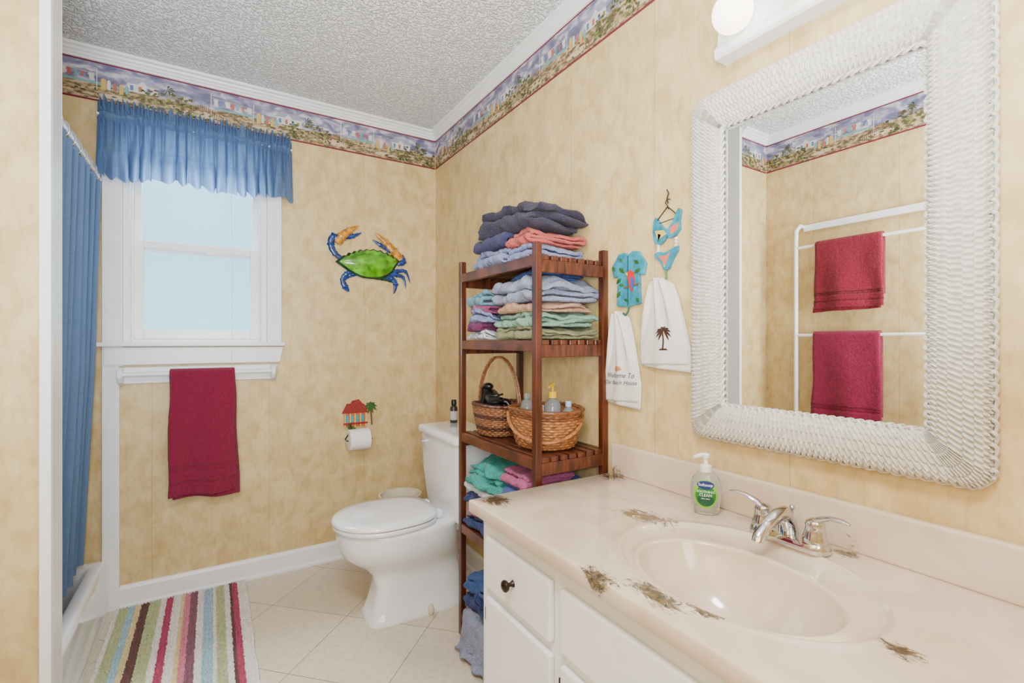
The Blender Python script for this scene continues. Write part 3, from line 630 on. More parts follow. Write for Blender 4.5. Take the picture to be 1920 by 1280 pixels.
TC={}
for k,c in dict(navy=(34,28,56),slate=(46,48,92),lav=(132,142,180),coral=(190,82,74),blue=(38,76,140),grey=(138,144,170),teal=(46,158,148),mint=(126,166,142),peach=(190,146,116),purple=(108,28,84),pink=(180,84,132),royal=(50,78,156),white=(204,209,215),dnavy=(20,44,104),aqua=(104,148,166),olive=(132,132,90)).items(): TC[k]=cloth('terry_'+k,c)
def folded(x,y,z,wx,ly,h,n,col,group,label,seed=0,rot=0.0,crump=1.0,name='folded_towel'):
    th=h/n; pts=[]; xs=wx/2-th/2; R=random.Random(seed)
    for i in range(n):
        zz=(i+.5)*th; s=-1 if i%2==0 else 1; jl=R.uniform(-.04,.005)
        for k in range(17): pts.append((s*(-xs+(2*xs)*k/16)*(1+jl),zz))
        if i<n-1:
            for k in range(1,8):
                a=-pi/2+pi*k/8; pts.append((s*(xs*(1+jl)+math.cos(a)*th*.6),zz+th/2+math.sin(a)*th/2))
    m=len(pts); Lf=[];Rt=[]
    for i in range(m):
        a=Vector(pts[max(i-1,0)]);b=Vector(pts[min(i+1,m-1)]); t=(b-a).normalized(); nn=Vector((-t.y,t.x))
        e=min(i,m-1-i); hw=th*.46*(min(1,.75+e*.2)); p=Vector(pts[i]); Lf.append(p+nn*hw); Rt.append(p-nn*hw)
    oc=[(Lf[i],Rt[i]) for i in range(m)]
    vs_=[-1,-.985,-.96,-.92]+[-.92+1.84*k/30 for k in range(1,30)]+[.92,.96,.985,1]; NYs=len(vs_); g=G(); cr,sr=math.cos(rot),math.sin(rot)
    def wp(p,j):
        v=vs_[j]; yy=v*.5*ly; px,pz=p; lay=int(min(n-1,max(0,pz/th)))
        dx=.011*crump*fb(px*7+seed,yy*11,pz*20)+.007*crump*fb(yy*38+seed,pz*30,px*12)+.0025*fb(px*70,yy*70,pz*60+seed)
        dz=.012*crump*fb(px*9+seed*3,yy*10+5,seed+lay*.35)*(pz/h+.08)+.006*crump*fb(px*26+seed,yy*30,lay*.6)*(pz/h+.1)+.003*fb(px*80+seed,yy*80,pz*40)
        dy=(.015*crump*fb(lay*3.7+seed,px*8,2.)+.006*fb(pz*50,px*14,seed+9.))
        sag=-.012*min(1,pz/h)*abs(v)**4
        X,Y=px+dx,yy+dy
        return (x+X*cr-Y*sr,y+X*sr+Y*cr,z+max(0.0005,pz+dz+sag))
    rings=[]
    for j in range(NYs):
        e=min(j,NYs-1-j); shrink=(.4,.7,.86,.96)[e] if e<4 else 1
        ringp=[]
        for l,r in oc: c=(l+r)/2; ringp.append(wp(c+(l-c)*shrink,j))
        for l,r in reversed(oc): c=(l+r)/2; ringp.append(wp(c+(r-c)*shrink,j))
        rings.append(ringp)
    N=2*m; g.v=[p for r in rings for p in r]
    for j in range(NYs-1):
        for k in range(N): g.f.append((j*N+k,j*N+(k+1)%N,(j+1)*N+(k+1)%N,(j+1)*N+k))
    for j in (0,NYs-1):
        for k in range(m-1): g.f.append((j*N+k,j*N+k+1,j*N+N-2-k,j*N+N-1-k))
    g.m=[0]*len(g.f)
    make(name,g,TC[col],label=label,cat='towel',group=group,angle=110)
gt='towels on top of the rack'
XC=.993
folded(XC-.0,1.575,1.453,.235,.23,.07,3,'lav',gt,'lavender-grey folded bath towel on the rack top',1,crump=1.2)
folded(XC+.01,1.385,1.453,.24,.14,.055,3,'lav',gt,'pale lavender folded towel on the rack top',3,crump=1.2)
folded(XC+.015,1.39,1.509,.235,.145,.05,3,'coral',gt,'coral pink folded towel on the rack top',4,crump=1.5)
folded(XC+.005,1.575,1.522,.235,.23,.05,2,'slate',gt,'slate navy folded bath towel on the rack top',5,crump=1.6)
folded(XC+.01,1.475,1.562,.235,.32,.094,3,'navy',gt,'dark navy thick folded bath towel on the pile',6,rot=.08,crump=2.4)
g2='towels on the second shelf'
zz=1.187
for i,(y,ly,h,n,c,w,cr_) in enumerate([(1.375,.25,.042,3,'olive',.255,1.6),(1.375,.25,.050,3,'mint',.255,1.7),(1.37,.24,.034,2,'peach',.245,1.7),(1.375,.26,.080,4,'grey',.26,2.1)]):
    folded(XC,y,zz,w,ly,h,n,c,g2,dict(olive='olive',mint='mint green',peach='peach',grey='thick lavender-grey')[c]+' folded towel in the shelf stack',20+i,crump=cr_); zz+=h-.001
zz=1.187
for i,(y,ly,h,n,c,w) in enumerate([(1.63,.18,.034,3,'white',.24),(1.655,.14,.036,2,'purple',.22),(1.63,.17,.04,3,'lav',.24),(1.66,.13,.03,2,'pink',.2),(1.63,.17,.045,3,'aqua',.24),(1.67,.09,.03,2,'coral',.12)]):
    folded(XC-.012,y,zz,w,ly,h,n,c,g2,dict(white='white',purple='purple',lav='pale blue',pink='pink',aqua='aqua',coral='coral')[c]+' crumpled washcloth in the shelf pile',40+i,rot=random.uniform(-.2,.2),crump=2.7,name='washcloth'); zz+=h-.003
folded(XC+.03,1.40,1.390,.20,.18,.032,2,'blue',g2,'blue folded towel on top of the shelf stack',60,crump=.8)
g3='towels on the lower shelf'; zz=.452
for i,(y,ly,h,n,c,w) in enumerate([(1.6,.27,.05,3,'dnavy',.26),(1.6,.27,.04,2,'pink',.26),(1.6,.27,.05,3,'dnavy',.26),(1.6,.26,.035,2,'white',.26),(1.60,.27,.056,3,'teal',.265),(1.58,.22,.044,2,'teal',.24)]):
    folded(XC-.005,y,zz,w,ly,h,n,c,g3,dict(dnavy='deep blue',pink='mauve pink',white='white',teal='turquoise')[c]+' folded towel in the lower stack',70+i,crump=2.2 if c=='teal' else 1.3); zz+=h-.001
zz=.452
for i,(h,n,c) in enumerate([(.05,3,'royal'),(.05,3,'dnavy'),(.05,3,'purple'),(.045,2,'royal'),(.048,3,'royal'),(.048,3,'pink')]):
    folded(XC-(.0 if c!='pink' else .03),1.345 if c!='pink' else 1.375,zz,.26 if c!='pink' else .2,.21 if c!='pink' else .16,h,n,c,g3,dict(royal='royal blue',dnavy='deep blue',purple='plum',pink='mauve pink')[c]+' folded towel in the lower stack',90+i,crump=1.1); zz+=h-.001
g4='towels on the bottom shelf'; zz=.097
for i,(h,n,c) in enumerate([(.055,3,'grey'),(.06,3,'dnavy'),(.06,3,'blue')]):
    folded(XC-.015,1.54,zz,.27,.34,h,n,c,g4,dict(grey='grey',dnavy='deep blue',blue='bright blue')[c]+' folded towel on the bottom shelf',110+i,crump=2.0); zz+=h-.001
def sl0(i,j):
    u=i/29; v=j/29; y=1.46+.22*u
    path=[(.86,.125),(.835,.13),(.822,.115),(.815,.07),(.805,.026),(.78,.014)]
    k=v*5; a=int(min(4,k)); f=k-a; px=path[a][0]*(1-f)+path[a+1][0]*f; pz=path[a][1]*(1-f)+path[a+1][1]*f
    return (px+.010*math.sin(u*16)*v+.006*fb(u*9,v*9),y-.02*v+.006*fb(u*8,v*6,3),pz+.006+.008*fb(u*7,v*5))
make('slumped_towel',G().grid(sl0,30,30),TC['grey'],label='grey towel slumping off the bottom shelf onto the floor',cat='towel',group=g4,solid=.012,angle=180,recalc=False)

# ------------------------------------------------------------ baskets
def basket(name,cx,cy,z0,rx,ry,h,flare,mat,label,handle,rh=.0075,cells=22,rimm=None,bands=()):
    r_=root(name,(cx,cy,z0),label,'basket'); rows=max(6,int(h/rh)); st_=4
    NT=cells*10; NVv=rows*st_+1
    def f(i,j,inn=False):
        a=2*pi*i/NT; v=j/(NVv-1); row=int(min(rows-1,j//st_)); ph=(j%st_)/st_
        s=flare+(1-flare)*(v**.6); par=1 if row%2==0 else -1
        cc=math.cos(a*cells); cc=(1 if cc>=0 else -1)*abs(cc)**.6
        d=.0020*par*cc+.0014*math.sin(pi*ph)-.001-(.0014 if ph==0 else 0)
        if inn: d=-.006
        p=2.4; ca,sa=math.cos(a),math.sin(a); q=(abs(ca)**p+abs(sa)**p)**(-1/p)
        return (cx+(rx*s*q+d)*ca,cy+(ry*s*q+d)*sa,z0+.003+(h-.003)*v+.003*math.cos(2*a)*v)
    g=G().grid(lambda i,j:f(i,j),NT,NVv,cu=True,mf=lambda i,j:1 if (j//st_) in bands else 0); g.grid(lambda i,j:f(i,j,True),NT,NVv,cu=True)
    o=len(g.v); g.v+=[f(i,0) for i in range(NT)]; g.f.append(tuple(range(o,o+NT))); g.m.append(0)
    make('woven_body',g,[mat,rimm or mat],r_,angle=80,recalc=False)
    rim=[f(i,NVv-1) for i in range(0,NT,2)]
    g=G(); n=len(rim)
    g.tube([(p[0],p[1],p[2]) for p in rim],[.0065+.0012*math.sin(k*2*pi*30/n) for k in range(n)],8,closed=True)
    make('rim',g,rimm or mat,r_)
    make('handle',handle(cx,cy,z0,rx,ry,h),mat,r_)
    return r_
BK1=M('wicker_brown',(134,88,56),rough=.45,var=.4,scale=120,coat=.2); BK0=M('wicker_dark',(76,42,26),rough=.45,var=.4,scale=120,coat=.2); BK2=M('wicker_honey',(158,104,58),rough=.4,var=.35,scale=90,coat=.3); BK3=M('wicker_rim',(112,66,34),rough=.4,var=.3,coat=.3)
def h1(cx,cy,z0,rx,ry,h):
    g=G()
    for off in (-.004,.004):
        g.tube([(cx+off+math.cos(pi*k/24)*-.03,cy+math.cos(pi*k/24)*ry*.98,z0+h*.9+math.sin(pi*k/24)*.195) for k in range(25)],[.0045+.0008*math.sin(k*3) for k in range(25)],8)
    return g
def h2(cx,cy,z0,rx,ry,h):
    g=G(); R=.130
    g.tube([(cx+math.cos(pi*k/28)*R*.80-math.sin(pi*k/28)*R*.98*.60, cy-math.cos(pi*k/28)*R*.60-math.sin(pi*k/28)*R*.98*.80, z0+h*.88-math.sin(pi*k/28)*.080) for k in range(29)],.006,8,flat=.7); return g
basket('wicker_basket',.955,1.632,.816,.098,.106,.12,.74,BK1,'brown round wicker basket with tall arched handle',h1,rimm=BK0,bands=(3,4,9,10))
basket('splint_basket',.985,1.362,.816,.118,.132,.132,.74,BK2,'honey-coloured woven basket with handle folded across the front',h2,rh=.0092,cells=20,rimm=BK3,bands=(11,12))
hd=root('hair_dryer',(.95,1.65,.91),'black hair dryer lying in the wicker basket','hair dryer')
g=G(); g.tube([(.90,1.575,.955),(.92,1.625,.962),(.94,1.67,.963),(.95,1.70,.963)],[.024,.031,.030,.022],14); make('barrel',g,BLACK,hd)
make('grip',G().tube([(.935,1.66,.955),(.99,1.63,.94),(1.01,1.60,.90)],[.014,.013,.012],12),BLACK,hd)
g=G(); g.tube([(.885,1.66,.90),(.90,1.655,.96),(.91,1.65,.995)],[.012,.012,.022],10); g.ell((.915,1.648,1.005),.020,.026,.014)
make('hair_brush',g,BLACK,label='black hair brush standing in the wicker basket',cat='brush')
g=G(); g.tube([(.915+.03*math.cos(k*.5),1.585+.028*math.sin(k*.5),.935+.002*k) for k in range(24)],.004,8)
make('electric_cord',g,BLACK,label='coiled black cord in the wicker basket',cat='cord')
CLR=M('clear_plastic',(215,228,236),rough=.1,trans=.85,ior=1.3); YEL=M('yellow_soap',(232,188,30),rough=.2); WP=M('white_pump',(228,226,220),rough=.25)
def bottle(x,y,z,r,h,bm,cm,label,pump=False,lab=None):
    b=root('bottle',(x,y,z),label,'bottle','bottles in the honey basket')
    make('bottle_body',G().lathe([(r*.92,0),(r,.005),(r,h*.72),(r*.8,h*.82),(r*.4,h*.88),(r*.38,h*.9)],(x,y,z),20),bm,b)
    g=G().lathe([(r*.48,h*.89),(r*.48,h),(r*.42,h*1.01)],(x,y,z),16)
    if pump: g.tube([(x,y,z+h),(x,y,z+h+.022)],.004,8); g.tube([(x+.01,y+.008,z+h+.026),(x-.005,y-.003,z+h+.026),(x-.028,y-.018,z+h+.02)],[.007,.007,.004],8)
    make('cap',g,cm,b)
    if lab: make('bottle_label',G().lathe([(r*1.005,h*.2),(r*1.02,h*.2),(r*1.02,h*.62),(r*1.005,h*.62)],(x,y,z),20),lab,b)
bottle(1.00,1.34,.825,.030,.180,CLR,YEL,'clear pump bottle with yellow pump head',True)
bottle(.955,1.43,.825,.026,.170,CLR,CLR,'clear lotion bottle with clear cap')
bottle(1.03,1.29,.825,.022,.150,CLR,M('pale_cap',(160,176,200)),'small clear bottle with pale blue cap')

# ------------------------------------------------------------ vanity
VY0,VY1=-.05,1.175; VX=.638
vc=root('vanity_cabinet',(.9,.56,0),'white painted vanity cabinet with bronze knobs','cabinet')
g=G(); g.box(VX,VY0,.08,VX+.018,VY1,CT-.037); g.box(VX+.018,VY1-.018,.08,XR-.003,VY1,CT-.037); g.box(VX+.018,VY0,.08,XR-.003,VY0+.018,CT-.037); g.box(VX+.018,VY0+.018,.08,XR-.003,VY1-.018,.098); g.box(VX+.05,VY0+.01,0,VX+.068,VY1-.01,.08); g.box(VX+.068,VY1-.03,0,XR-.003,VY1-.012,.08)
make('body',g,WHITE,vc,bevel=.002)
def front(kind,y0,y1,z0,z1,knob=None,hinge=None):
    d=make(kind,G().box(VX-.016,y0,z0,VX,y1,z1),WHITE,vc,bevel=.006,bseg=3)
    if knob:
        c=(VX-.016,knob[0],knob[1]); g=G().lathe([(.009,0),(.008,.002),(.005,.006),(.005,.014),(.013,.018),(.0145,.024),(.012,.028),(.004,.031)],c,20,fr=lambda x,y,z:(c[0]-z,c[1]+x,c[2]+y))
        make('knob',g,DARK,d,label='round dark bronze knob')
    if hinge is not None:
        for z in (z0+.05,z1-.07): make('hinge',G().box(VX-.010,hinge-.004,z,VX-.001,hinge+.004,z+.035),DARK,d,label='small dark metal hinge')
front('drawer',.845,1.137,.52,.657,(.995,.588)); front('door',.845,1.137,.10,.495,(.875,.40),1.143)
front('drawer_front',.20,.81,.52,.657); front('door',.515,.81,.10,.495,(.54,.40),.816); front('door',.20,.495,.10,.495,(.47,.40),.194)
front('drawer',-.03,.165,.52,.657,(.07,.588)); front('door',-.03,.165,.10,.495,(.145,.40),-.036)

MB=marble()
ctp=root('countertop',(.87,.56,CT),'cream cultured marble countertop with integral oval basin','countertop')
cx0,cx1,cy0,cy1=.60,XR-.001,-.06,1.19
ic=(.822,.548);ia=(.134,.186); oc_=(.855,.556); oa=(.195,.248)
angs=[2*pi*k/120 for k in range(120)]
for X in (cx0,cx1):
    for Y in (cy0,cy1): angs.append(math.atan2((Y-oc_[1])/oa[1],(X-oc_[0])/oa[0])%(2*pi))
angs=sorted(angs)
def rect(th):
    dx,dy=oa[0]*math.cos(th),oa[1]*math.sin(th); t=1e9
    if dx>1e-9:t=min(t,(cx1-oc_[0])/dx)
    if dx<-1e-9:t=min(t,(cx0-oc_[0])/dx)
    if dy>1e-9:t=min(t,(cy1-oc_[1])/dy)
    if dy<-1e-9:t=min(t,(cy0-oc_[1])/dy)
    return oc_[0]+dx*t,oc_[1]+dy*t
rings=[]
for s in [.06,.15,.3,.45,.6,.72,.82,.89,.94,.97,.99,1.0]:
    dep=.014+.130*(1-s**2.8)-(.004*(s>.985))
    sh=(1-s)*.02
    rings.append([(ic[0]+sh+ia[0]*s*math.cos(t),ic[1]+ia[1]*s*math.sin(t),CT-dep) for t in angs])
def outer(s,z): return [(oc_[0]+oa[0]*s*math.cos(t),oc_[1]+oa[1]*s*math.sin(t),CT+z) for t in angs]
def innr(s,z): return [(ic[0]+ia[0]*s*math.cos(t),ic[1]+ia[1]*s*math.sin(t),CT+z) for t in angs]
rings+=[innr(1.015,-.0078),innr(1.04,-.0066)]
A=[(ic[0]+ia[0]*1.06*math.cos(t),ic[1]+ia[1]*1.06*math.sin(t)) for t in angs]; B=[(oc_[0]+oa[0]*.93*math.cos(t),oc_[1]+oa[1]*.93*math.sin(t)) for t in angs]
for f in (0,.25,.6,1): rings.append([(a[0]*(1-f)+b[0]*f,a[1]*(1-f)+b[1]*f,CT-.0068-.003*math.sin(pi*f)-.0015*f) for a,b in zip(A,B)])
rings+= [outer(.95,-.006),outer(.97,-.001),outer(.985,.0015),outer(1.0,.0018),outer(1.02,.0003)]
for f in (.06,.3,.65,1):
    rr_=[]
    for t in angs:
        o=(oc_[0]+oa[0]*1.02*math.cos(t),oc_[1]+oa[1]*1.02*math.sin(t)); r=rect(t)
        rr_.append((o[0]*(1-f)+r[0]*f,o[1]*(1-f)+r[1]*f,CT))
    rings.append(rr_)
def inset(d,z):
    return [(min(max(rect(t)[0],cx0+d),cx1),min(max(rect(t)[1],cy0+d),cy1-d),CT+z) for t in angs]
rings[-1]=inset(.006,0); rings+=[inset(.002,-.002),inset(0,-.006),inset(0,-.032),inset(.004,-.036),inset(.03,-.036)]
g=G(); g.loft(rings,caps=False); g.f.append(tuple(range(len(angs)))); g.m.append(0)
make('slab_with_basin',g,MB,ctp,angle=50)
g=G(); g.box(XR-.022,cy0,CT-.001,XR-.001,cy1-.005,CT+.098); make('backsplash',g,MB,ctp,bevel=.006,bseg=3)
make('drain',G().lathe([(.022,-.003),(.024,.0),(.024,.003),(.018,.004),(.016,.001),(.012,.004),(.003,.005)],(ic[0]+.02,ic[1],CT-.143),24),CHROME,ctp)

# faucet
fx,fy=1.06,.568
fa=root('faucet',(fx,fy,CT),'chrome two-handle centerset faucet','faucet')
def cap(hw,hl,z,n=10):
    p=[]
    for k in range(n+1): a=pi*k/n; p.append((fx+hw*math.cos(a),fy+hl-hw+hw*math.sin(a),z))
    for k in range(n+1): a=pi+pi*k/n; p.append((fx+hw*math.cos(a),fy-hl+hw+hw*math.sin(a),z))
    return p
make('base_plate',G().loft([cap(.026,.082,CT+.001),cap(.028,.084,CT+.003),cap(.028,.084,CT+.012),cap(.024,.080,CT+.021),cap(.012,.064,CT+.024)]),CHROME,fa,angle=50)
for s in (-1,1):
    g=G(); c=(fx,fy+s*.055,CT+.018)
    g.lathe([(.024,0),(.024,.01),(.020,.022),(.018,.034),(.019,.04),(.016,.047),(.006,.052)],c,24)
    h=[(c[0],c[1],c[2]+.040),(c[0]-.006,c[1]+s*.012,c[2]+.054),(c[0]-.012,c[1]+s*.035,c[2]+.064),(c[0]-.016,c[1]+s*.058,c[2]+.066),(c[0]-.018,c[1]+s*.072,c[2]+.064)]
    g.tube(h,[.014,.011,.008,.0075,.004],12,flat=.6)
    make('handle',g,CHROME,fa)
g=G(); g.tube([(fx+.004,fy,CT+.012),(fx-.002,fy,CT+.045),(fx-.02,fy,CT+.066),(fx-.05,fy,CT+.066),(fx-.085,fy,CT+.052),(fx-.112,fy,CT+.036),(fx-.116,fy,CT+.026)],[.020,.019,.0175,.015,.013,.012,.011],16,up=(0,1,0))
make('spout',g,CHROME,fa)
g=G(); g.tube([(fx+.016,fy,CT+.015),(fx+.016,fy,CT+.07)],.003,10); g.ell((fx+.016,fy,CT+.073),.006,.006,.006)
make('lift_rod',g,CHROME,fa)

# soap dispenser
sx,sy=1.062,.775
sp_=root('soap_dispenser',(sx,sy,CT),'clear hand soap pump bottle with green and blue label','soap dispenser')
fd=Vector((-.82,-.57,0)).normalized(); sd=Vector((-fd.y,fd.x,0))*-1
if sd.dot(Vector((.849,-.528,0)))<0: sd=-sd
def sl_(a,b,d): p=Vector((sx,sy,CT+b))+sd*a+fd*d; return (p.x,p.y,p.z)
def bring(hw,hd,z,n=28): return [sl_(hw*math.cos(2*pi*k/n),z,hd*math.sin(2*pi*k/n)) for k in range(n)]
prof=[(.026,.017,0.0005),(.029,.019,.004),(.033,.020,.02),(.037,.022,.05),(.037,.022,.07),(.032,.020,.09),(.021,.015,.103),(.014,.013,.108)]
g=G().loft([bring(*p) for p in prof]); make('bottle_body',g,M('soap_clear',(222,230,222),rough=.05,trans=.8,ior=1.25,coat=.4,var=.02),sp_,angle=60)
g=G().lathe([(.015,.107),(.015,.122),(.012,.124),(.006,.125),(.005,.14),(.009,.141),(.010,.150),(.008,.152)],(sx,sy,CT),18)
g.tube([sl_(0,.147,0),sl_(-.012,.149,.01),sl_(-.028,.144,.022)],[.007,.006,.004],10)
make('pump',g,WP,sp_)
def bw(z):
    for i in range(len(prof)-1):
        if prof[i][2]<=z<=prof[i+1][2]:
            f=(z-prof[i][2])/(prof[i+1][2]-prof[i][2]); return prof[i][0]*(1-f)+prof[i+1][0]*f,prof[i][1]*(1-f)+prof[i+1][1]*f
    return .02,.015
def onb(a,b,e=.0006):
    hw,hd=bw(b); return sl_(a,b,hd*math.sqrt(max(.05,1-(a/hw)**2))+e)
def disc(ca,cb,ra,rb,e,m,g):
    nr,nt=6,28
    g.grid(lambda i,j:onb(ca+ra*(i/(nr-1))*math.cos(2*pi*j/nt),cb+rb*(i/(nr-1))*math.sin(2*pi*j/nt),e),nr,nt,cv=True,m=m)
g=G(); disc(0,.054,.028,.036,.0006,0,g); disc(0,.050,.024,.027,.0009,1,g); disc(0,.040,.019,.015,.0011,3,g); disc(0,.077,.020,.0105,.0013,2,g)
def btext(s,size,cb,m,e=.0018):
    vs,fs=text_geo(s,size); g.add([onb(v[0],cb+v[1],e) for v in vs],fs,m)
btext('Softsoap',.0100,.0745,4); btext('SOOTHING',.0082,.058,4); btext('CLEAN',.0095,.049,4); btext('aloe vera',.0055,.042,4)
make('bottle_label',g,[M('lbl_green',(130,182,40)),M('lbl_dgreen',(40,118,42)),M('lbl_blue',(16,40,104)),M('lbl_leaf',(18,78,50)),M('lbl_white',(250,250,250))],sp_,angle=60,recalc=False)

# ------------------------------------------------------------ mirror
mi=root('wall_mirror',(XR,.56,.93),'rectangular wall mirror in a white woven wicker frame','mirror')
ia0,ia1,iz0,iz1=-.775,-.348,1.012,1.740   # a=-Y
oa0,oa1,oz0,oz1=-.862,-.262,.925,1.835
def rpath(a0,a1,b0,b1,r,nl,nh,nc):
    P=[]
    segs=[((a0+r,b0),(a1-r,b0),nl,(a1-r,b0+r),-90),((a1,b0+r),(a1,b1-r),nh,(a1-r,b1-r),0),((a1-r,b1),(a0+r,b1),nl,(a0+r,b1-r),90),((a0,b1-r),(a0,b0+r),nh,(a0+r,b0+r),180)]
    for s,e,n,c,ang in segs:
        for k in range(n): P.append((s[0]+(e[0]-s[0])*k/n,s[1]+(e[1]-s[1])*k/n))
        for k in range(nc):
            A=math.radians(ang+90*k/nc); P.append((c[0]+r*math.cos(A),c[1]+r*math.sin(A)))
    return P
sp5=4; nl,nh,nc=88*sp5,152*sp5,14*sp5
PI=rpath(ia0,ia1,iz0,iz1,.006,nl,nh,nc); PO=rpath(oa0,oa1,oz0,oz1,.030,nl,nh,nc)
NP=len(PI); ncell=8; NQ=ncell*8+1
def wk(i,j):
    q=j/(NQ-1); row=i//sp5; k5=i%sp5; par=1 if row%2==0 else -1
    ang=pi*q; ca=math.cos(ang); o=.5-.5*(1 if ca>=0 else -1)*abs(ca)**.85; d=.008+.036*math.sin(ang)**.5
    cc=math.cos(pi*q*ncell)*par
    hgt=(.0018*min(1,(cc*2.6))) if cc>0 else .0050*max(-1,cc*3)
    env=(.1,.8,1,.8)[k5]
    disp=hgt*env-.0026*(1-env)-.0022*(1-min(1,abs(math.cos(pi*q*ncell))*4))
    a=PI[i][0]*(1-o)+PO[i][0]*o; b=PI[i][1]*(1-o)+PO[i][1]*o
    dx,dy=PO[i][0]-PI[i][0],PO[i][1]-PI[i][1]; L=math.hypot(dx,dy)
    no=-math.cos(ang); nd=math.sin(ang)
    return rt(a+dx/L*disp*no,b+dy/L*disp*no,d+disp*nd)
WK=M('white_wicker',(206,202,192),rough=.45,var=.12,scale=90)
make('wicker_frame',G().grid(wk,NP,NQ,cu=True),WK,mi,label='white painted woven wicker frame',angle=60,recalc=False)
g=G()
for off,dd in ((PI,.018),(PO,.012)):
    st3=[off[k] for k in range(0,NP,3)]
    for phs in (0,pi):
        pts=[]
        for k,(a,b) in enumerate(st3):
            th=k*2*pi/10+phs
            pts.append(rt(a+.0044*math.cos(th),b+.0044*math.cos(th),dd+.0044*math.sin(th)))
        g.tube(pts,.0036,6,closed=True)
make('braided_edging',g,WK,mi)
mm=bpy.data.materials.new('mirror_silver'); mm.use_nodes=True; b=mm.node_tree.nodes['Principled BSDF']; b.inputs['Metallic'].default_value=1; b.inputs['Roughness'].default_value=.005
n_=nz(mm.node_tree,'ShaderNodeTexNoise'); r_=nz(mm.node_tree,'ShaderNodeValToRGB'); r_.color_ramp.elements[0].color=(.90,.91,.91,1); r_.color_ramp.elements[1].color=(.92,.93,.93,1)
mm.node_tree.links.new(n_.outputs['Fac'],r_.inputs['Fac']); mm.node_tree.links.new(r_.outputs[0],b.inputs['Base Color'])
make('mirror_glass',G().box(XR-.012,.338,1.002,XR-.004,.785,1.75),mm,mi,smooth=False)

# ------------------------------------------------------------ vanity light
vl=root('vanity_light',(XR,.46,1.91),'white vanity light bar with round globe bulbs','wall light')
g=G(); pr=[(0,1.905),(.045,1.905),(.05,1.912),(.05,1.93),(.038,1.945),(.032,2.0),(.030,2.035),(0,2.04)]
n=len(pr); y0,y1=.16,.775
g.add([(XR-d,y0,z) for d,z in pr]+[(XR-d,y1,z) for d,z in pr],[tuple(range(n)),tuple(range(2*n-1,n-1,-1))]+[(i,(i+1)%n,n+(i+1)%n,n+i) for i in range(n)])
make('light_bar',g,WHITE,vl,smooth=False)
BULB=M('bulb_glass',(255,242,222),rough=.3,emit=5,var=.01)
for y in (.695,.545,.395,.245):
    c=(XR-.034,y,1.965); g=G().lathe([(.020,0),(.020,.016),(.017,.02)],c,20,fr=lambda x,yy,z:(c[0]-z,c[1]+x,c[2]+yy)); make('socket',g,WHITE,vl)
    make('light_bulb',G().ell((XR-.095,y,1.965),.046,.046,.046,0,28,18),BULB,vl,label='lit white globe bulb')

# ------------------------------------------------------------ wall ornaments and small towels
TQS=M('shirt_turquoise',(38,134,156),rough=.3,var=.25,scale=40,coat=.3)
sh=root('shirt_ornament',(XR,1.117,1.30),'turquoise painted tropical shirt wall hook with parrot','wall ornament')
def sP(px,py): return (-(1.19-(px-1153)*.00235),1.47-(py-472)*.00172)
g=G(); out=[(1166,474),(1177,472),(1184,478),(1192,472),(1203,475),(1216,500),(1212,520),(1204,518),(1205,545),(1206,572),(1185,576),(1162,573),(1163,545),(1164,516),(1156,518),(1152,498)]
g.prism([sP(*p) for p in out],rt,0,.012,0)
make('shirt_plaque',g,TQS,sh,bevel=.003)
g=G(); P=lambda L,d0,d1,m: g.prism([sP(*p) for p in L],rt,d0,d1,m)
P([(1183,480),(1185.5,480),(1185.5,574),(1183,574)],.012,.0125,0)
for (x,y,dx,dy) in [(1168,500,10,12),(1172,520,-9,10),(1195,490,10,9),(1160,505,-5,-10),(1170,545,-6,12),(1178,560,8,6),(1200,560,5,9),(1196,515,12,-8),(1174,490,-5,-8),(1168,532,10,3)]:
    P([(x,y),(x+dx*.5-dy*.25,y+dy*.5+dx*.25),(x+dx,y+dy),(x+dx*.5+dy*.25,y+dy*.5-dx*.25)],.012,.0145,1)
P([(1184,512),(1190,508),(1196,514),(1197,530),(1193,548),(1189,540),(1186,524)],.012,.017,2)
P([(1192,520),(1197,526),(1196,544),(1192,538)],.017,.019,3)
P([(1182,514),(1185,511),(1186,518)],.012,.018,4)
P([(1178,538),(1204,534),(1204,537),(1178,541)],.012,.015,5)
make('parrot_motif',g,[M('dkteal',(20,90,100)),GN,M('parrot_red',(195,36,30)),M('parrot_blue',(40,80,180)),YEL,TN],sh,smooth=False)
g=G(); g.tube([rt(*sP(1184,574),.006),rt(*sP(1184,584),.010),rt(*sP(1184,592),.022),rt(*sP(1184,588),.032)],.003,8); make('hook',g,M('hook_green',(50,110,90),rough=.3,metal=.5),sh)

bi=root('bikini_ornament',(XR,.965,1.36),'turquoise painted bikini wall hook on a wire hanger','wall ornament')
def bP(px,py): return (-(1.022-(px-1225)*.00197),1.628-(py-358)*.00159)
g=G()
def pipe(L,r,d=.010): g.tube([rt(*bP(*p),d) for p in L],r,8)
pipe([(1256,358),(1259,366),(1256,374),(1258,384)],.002); pipe([(1259,395),(1257,388),(1253,382),(1256,375),(1262,378)],.0016)
pipe([(1257,390),(1241,407),(1232,418)],.0018); pipe([(1257,390),(1268,402),(1277,414)],.0018); pipe([(1232,418),(1277,414)],.0014)
make('wire_hanger',g,M('hanger_dark',(60,54,50),rough=.4,metal=.6),bi)
PY=[M('pat_yellow',(208,176,70)),M('pat_coral',(198,108,88)),GN]
g=G(); g.prism([bP(*p) for p in [(1231,410),(1235,404),(1240,414),(1248,426),(1257,432),(1266,422),(1272,408),(1277,398),(1281,402),(1278,420),(1279,436),(1270,447),(1260,449),(1256,441),(1250,452),(1240,458),(1231,448),(1229,430)]],rt,0,.012,0)
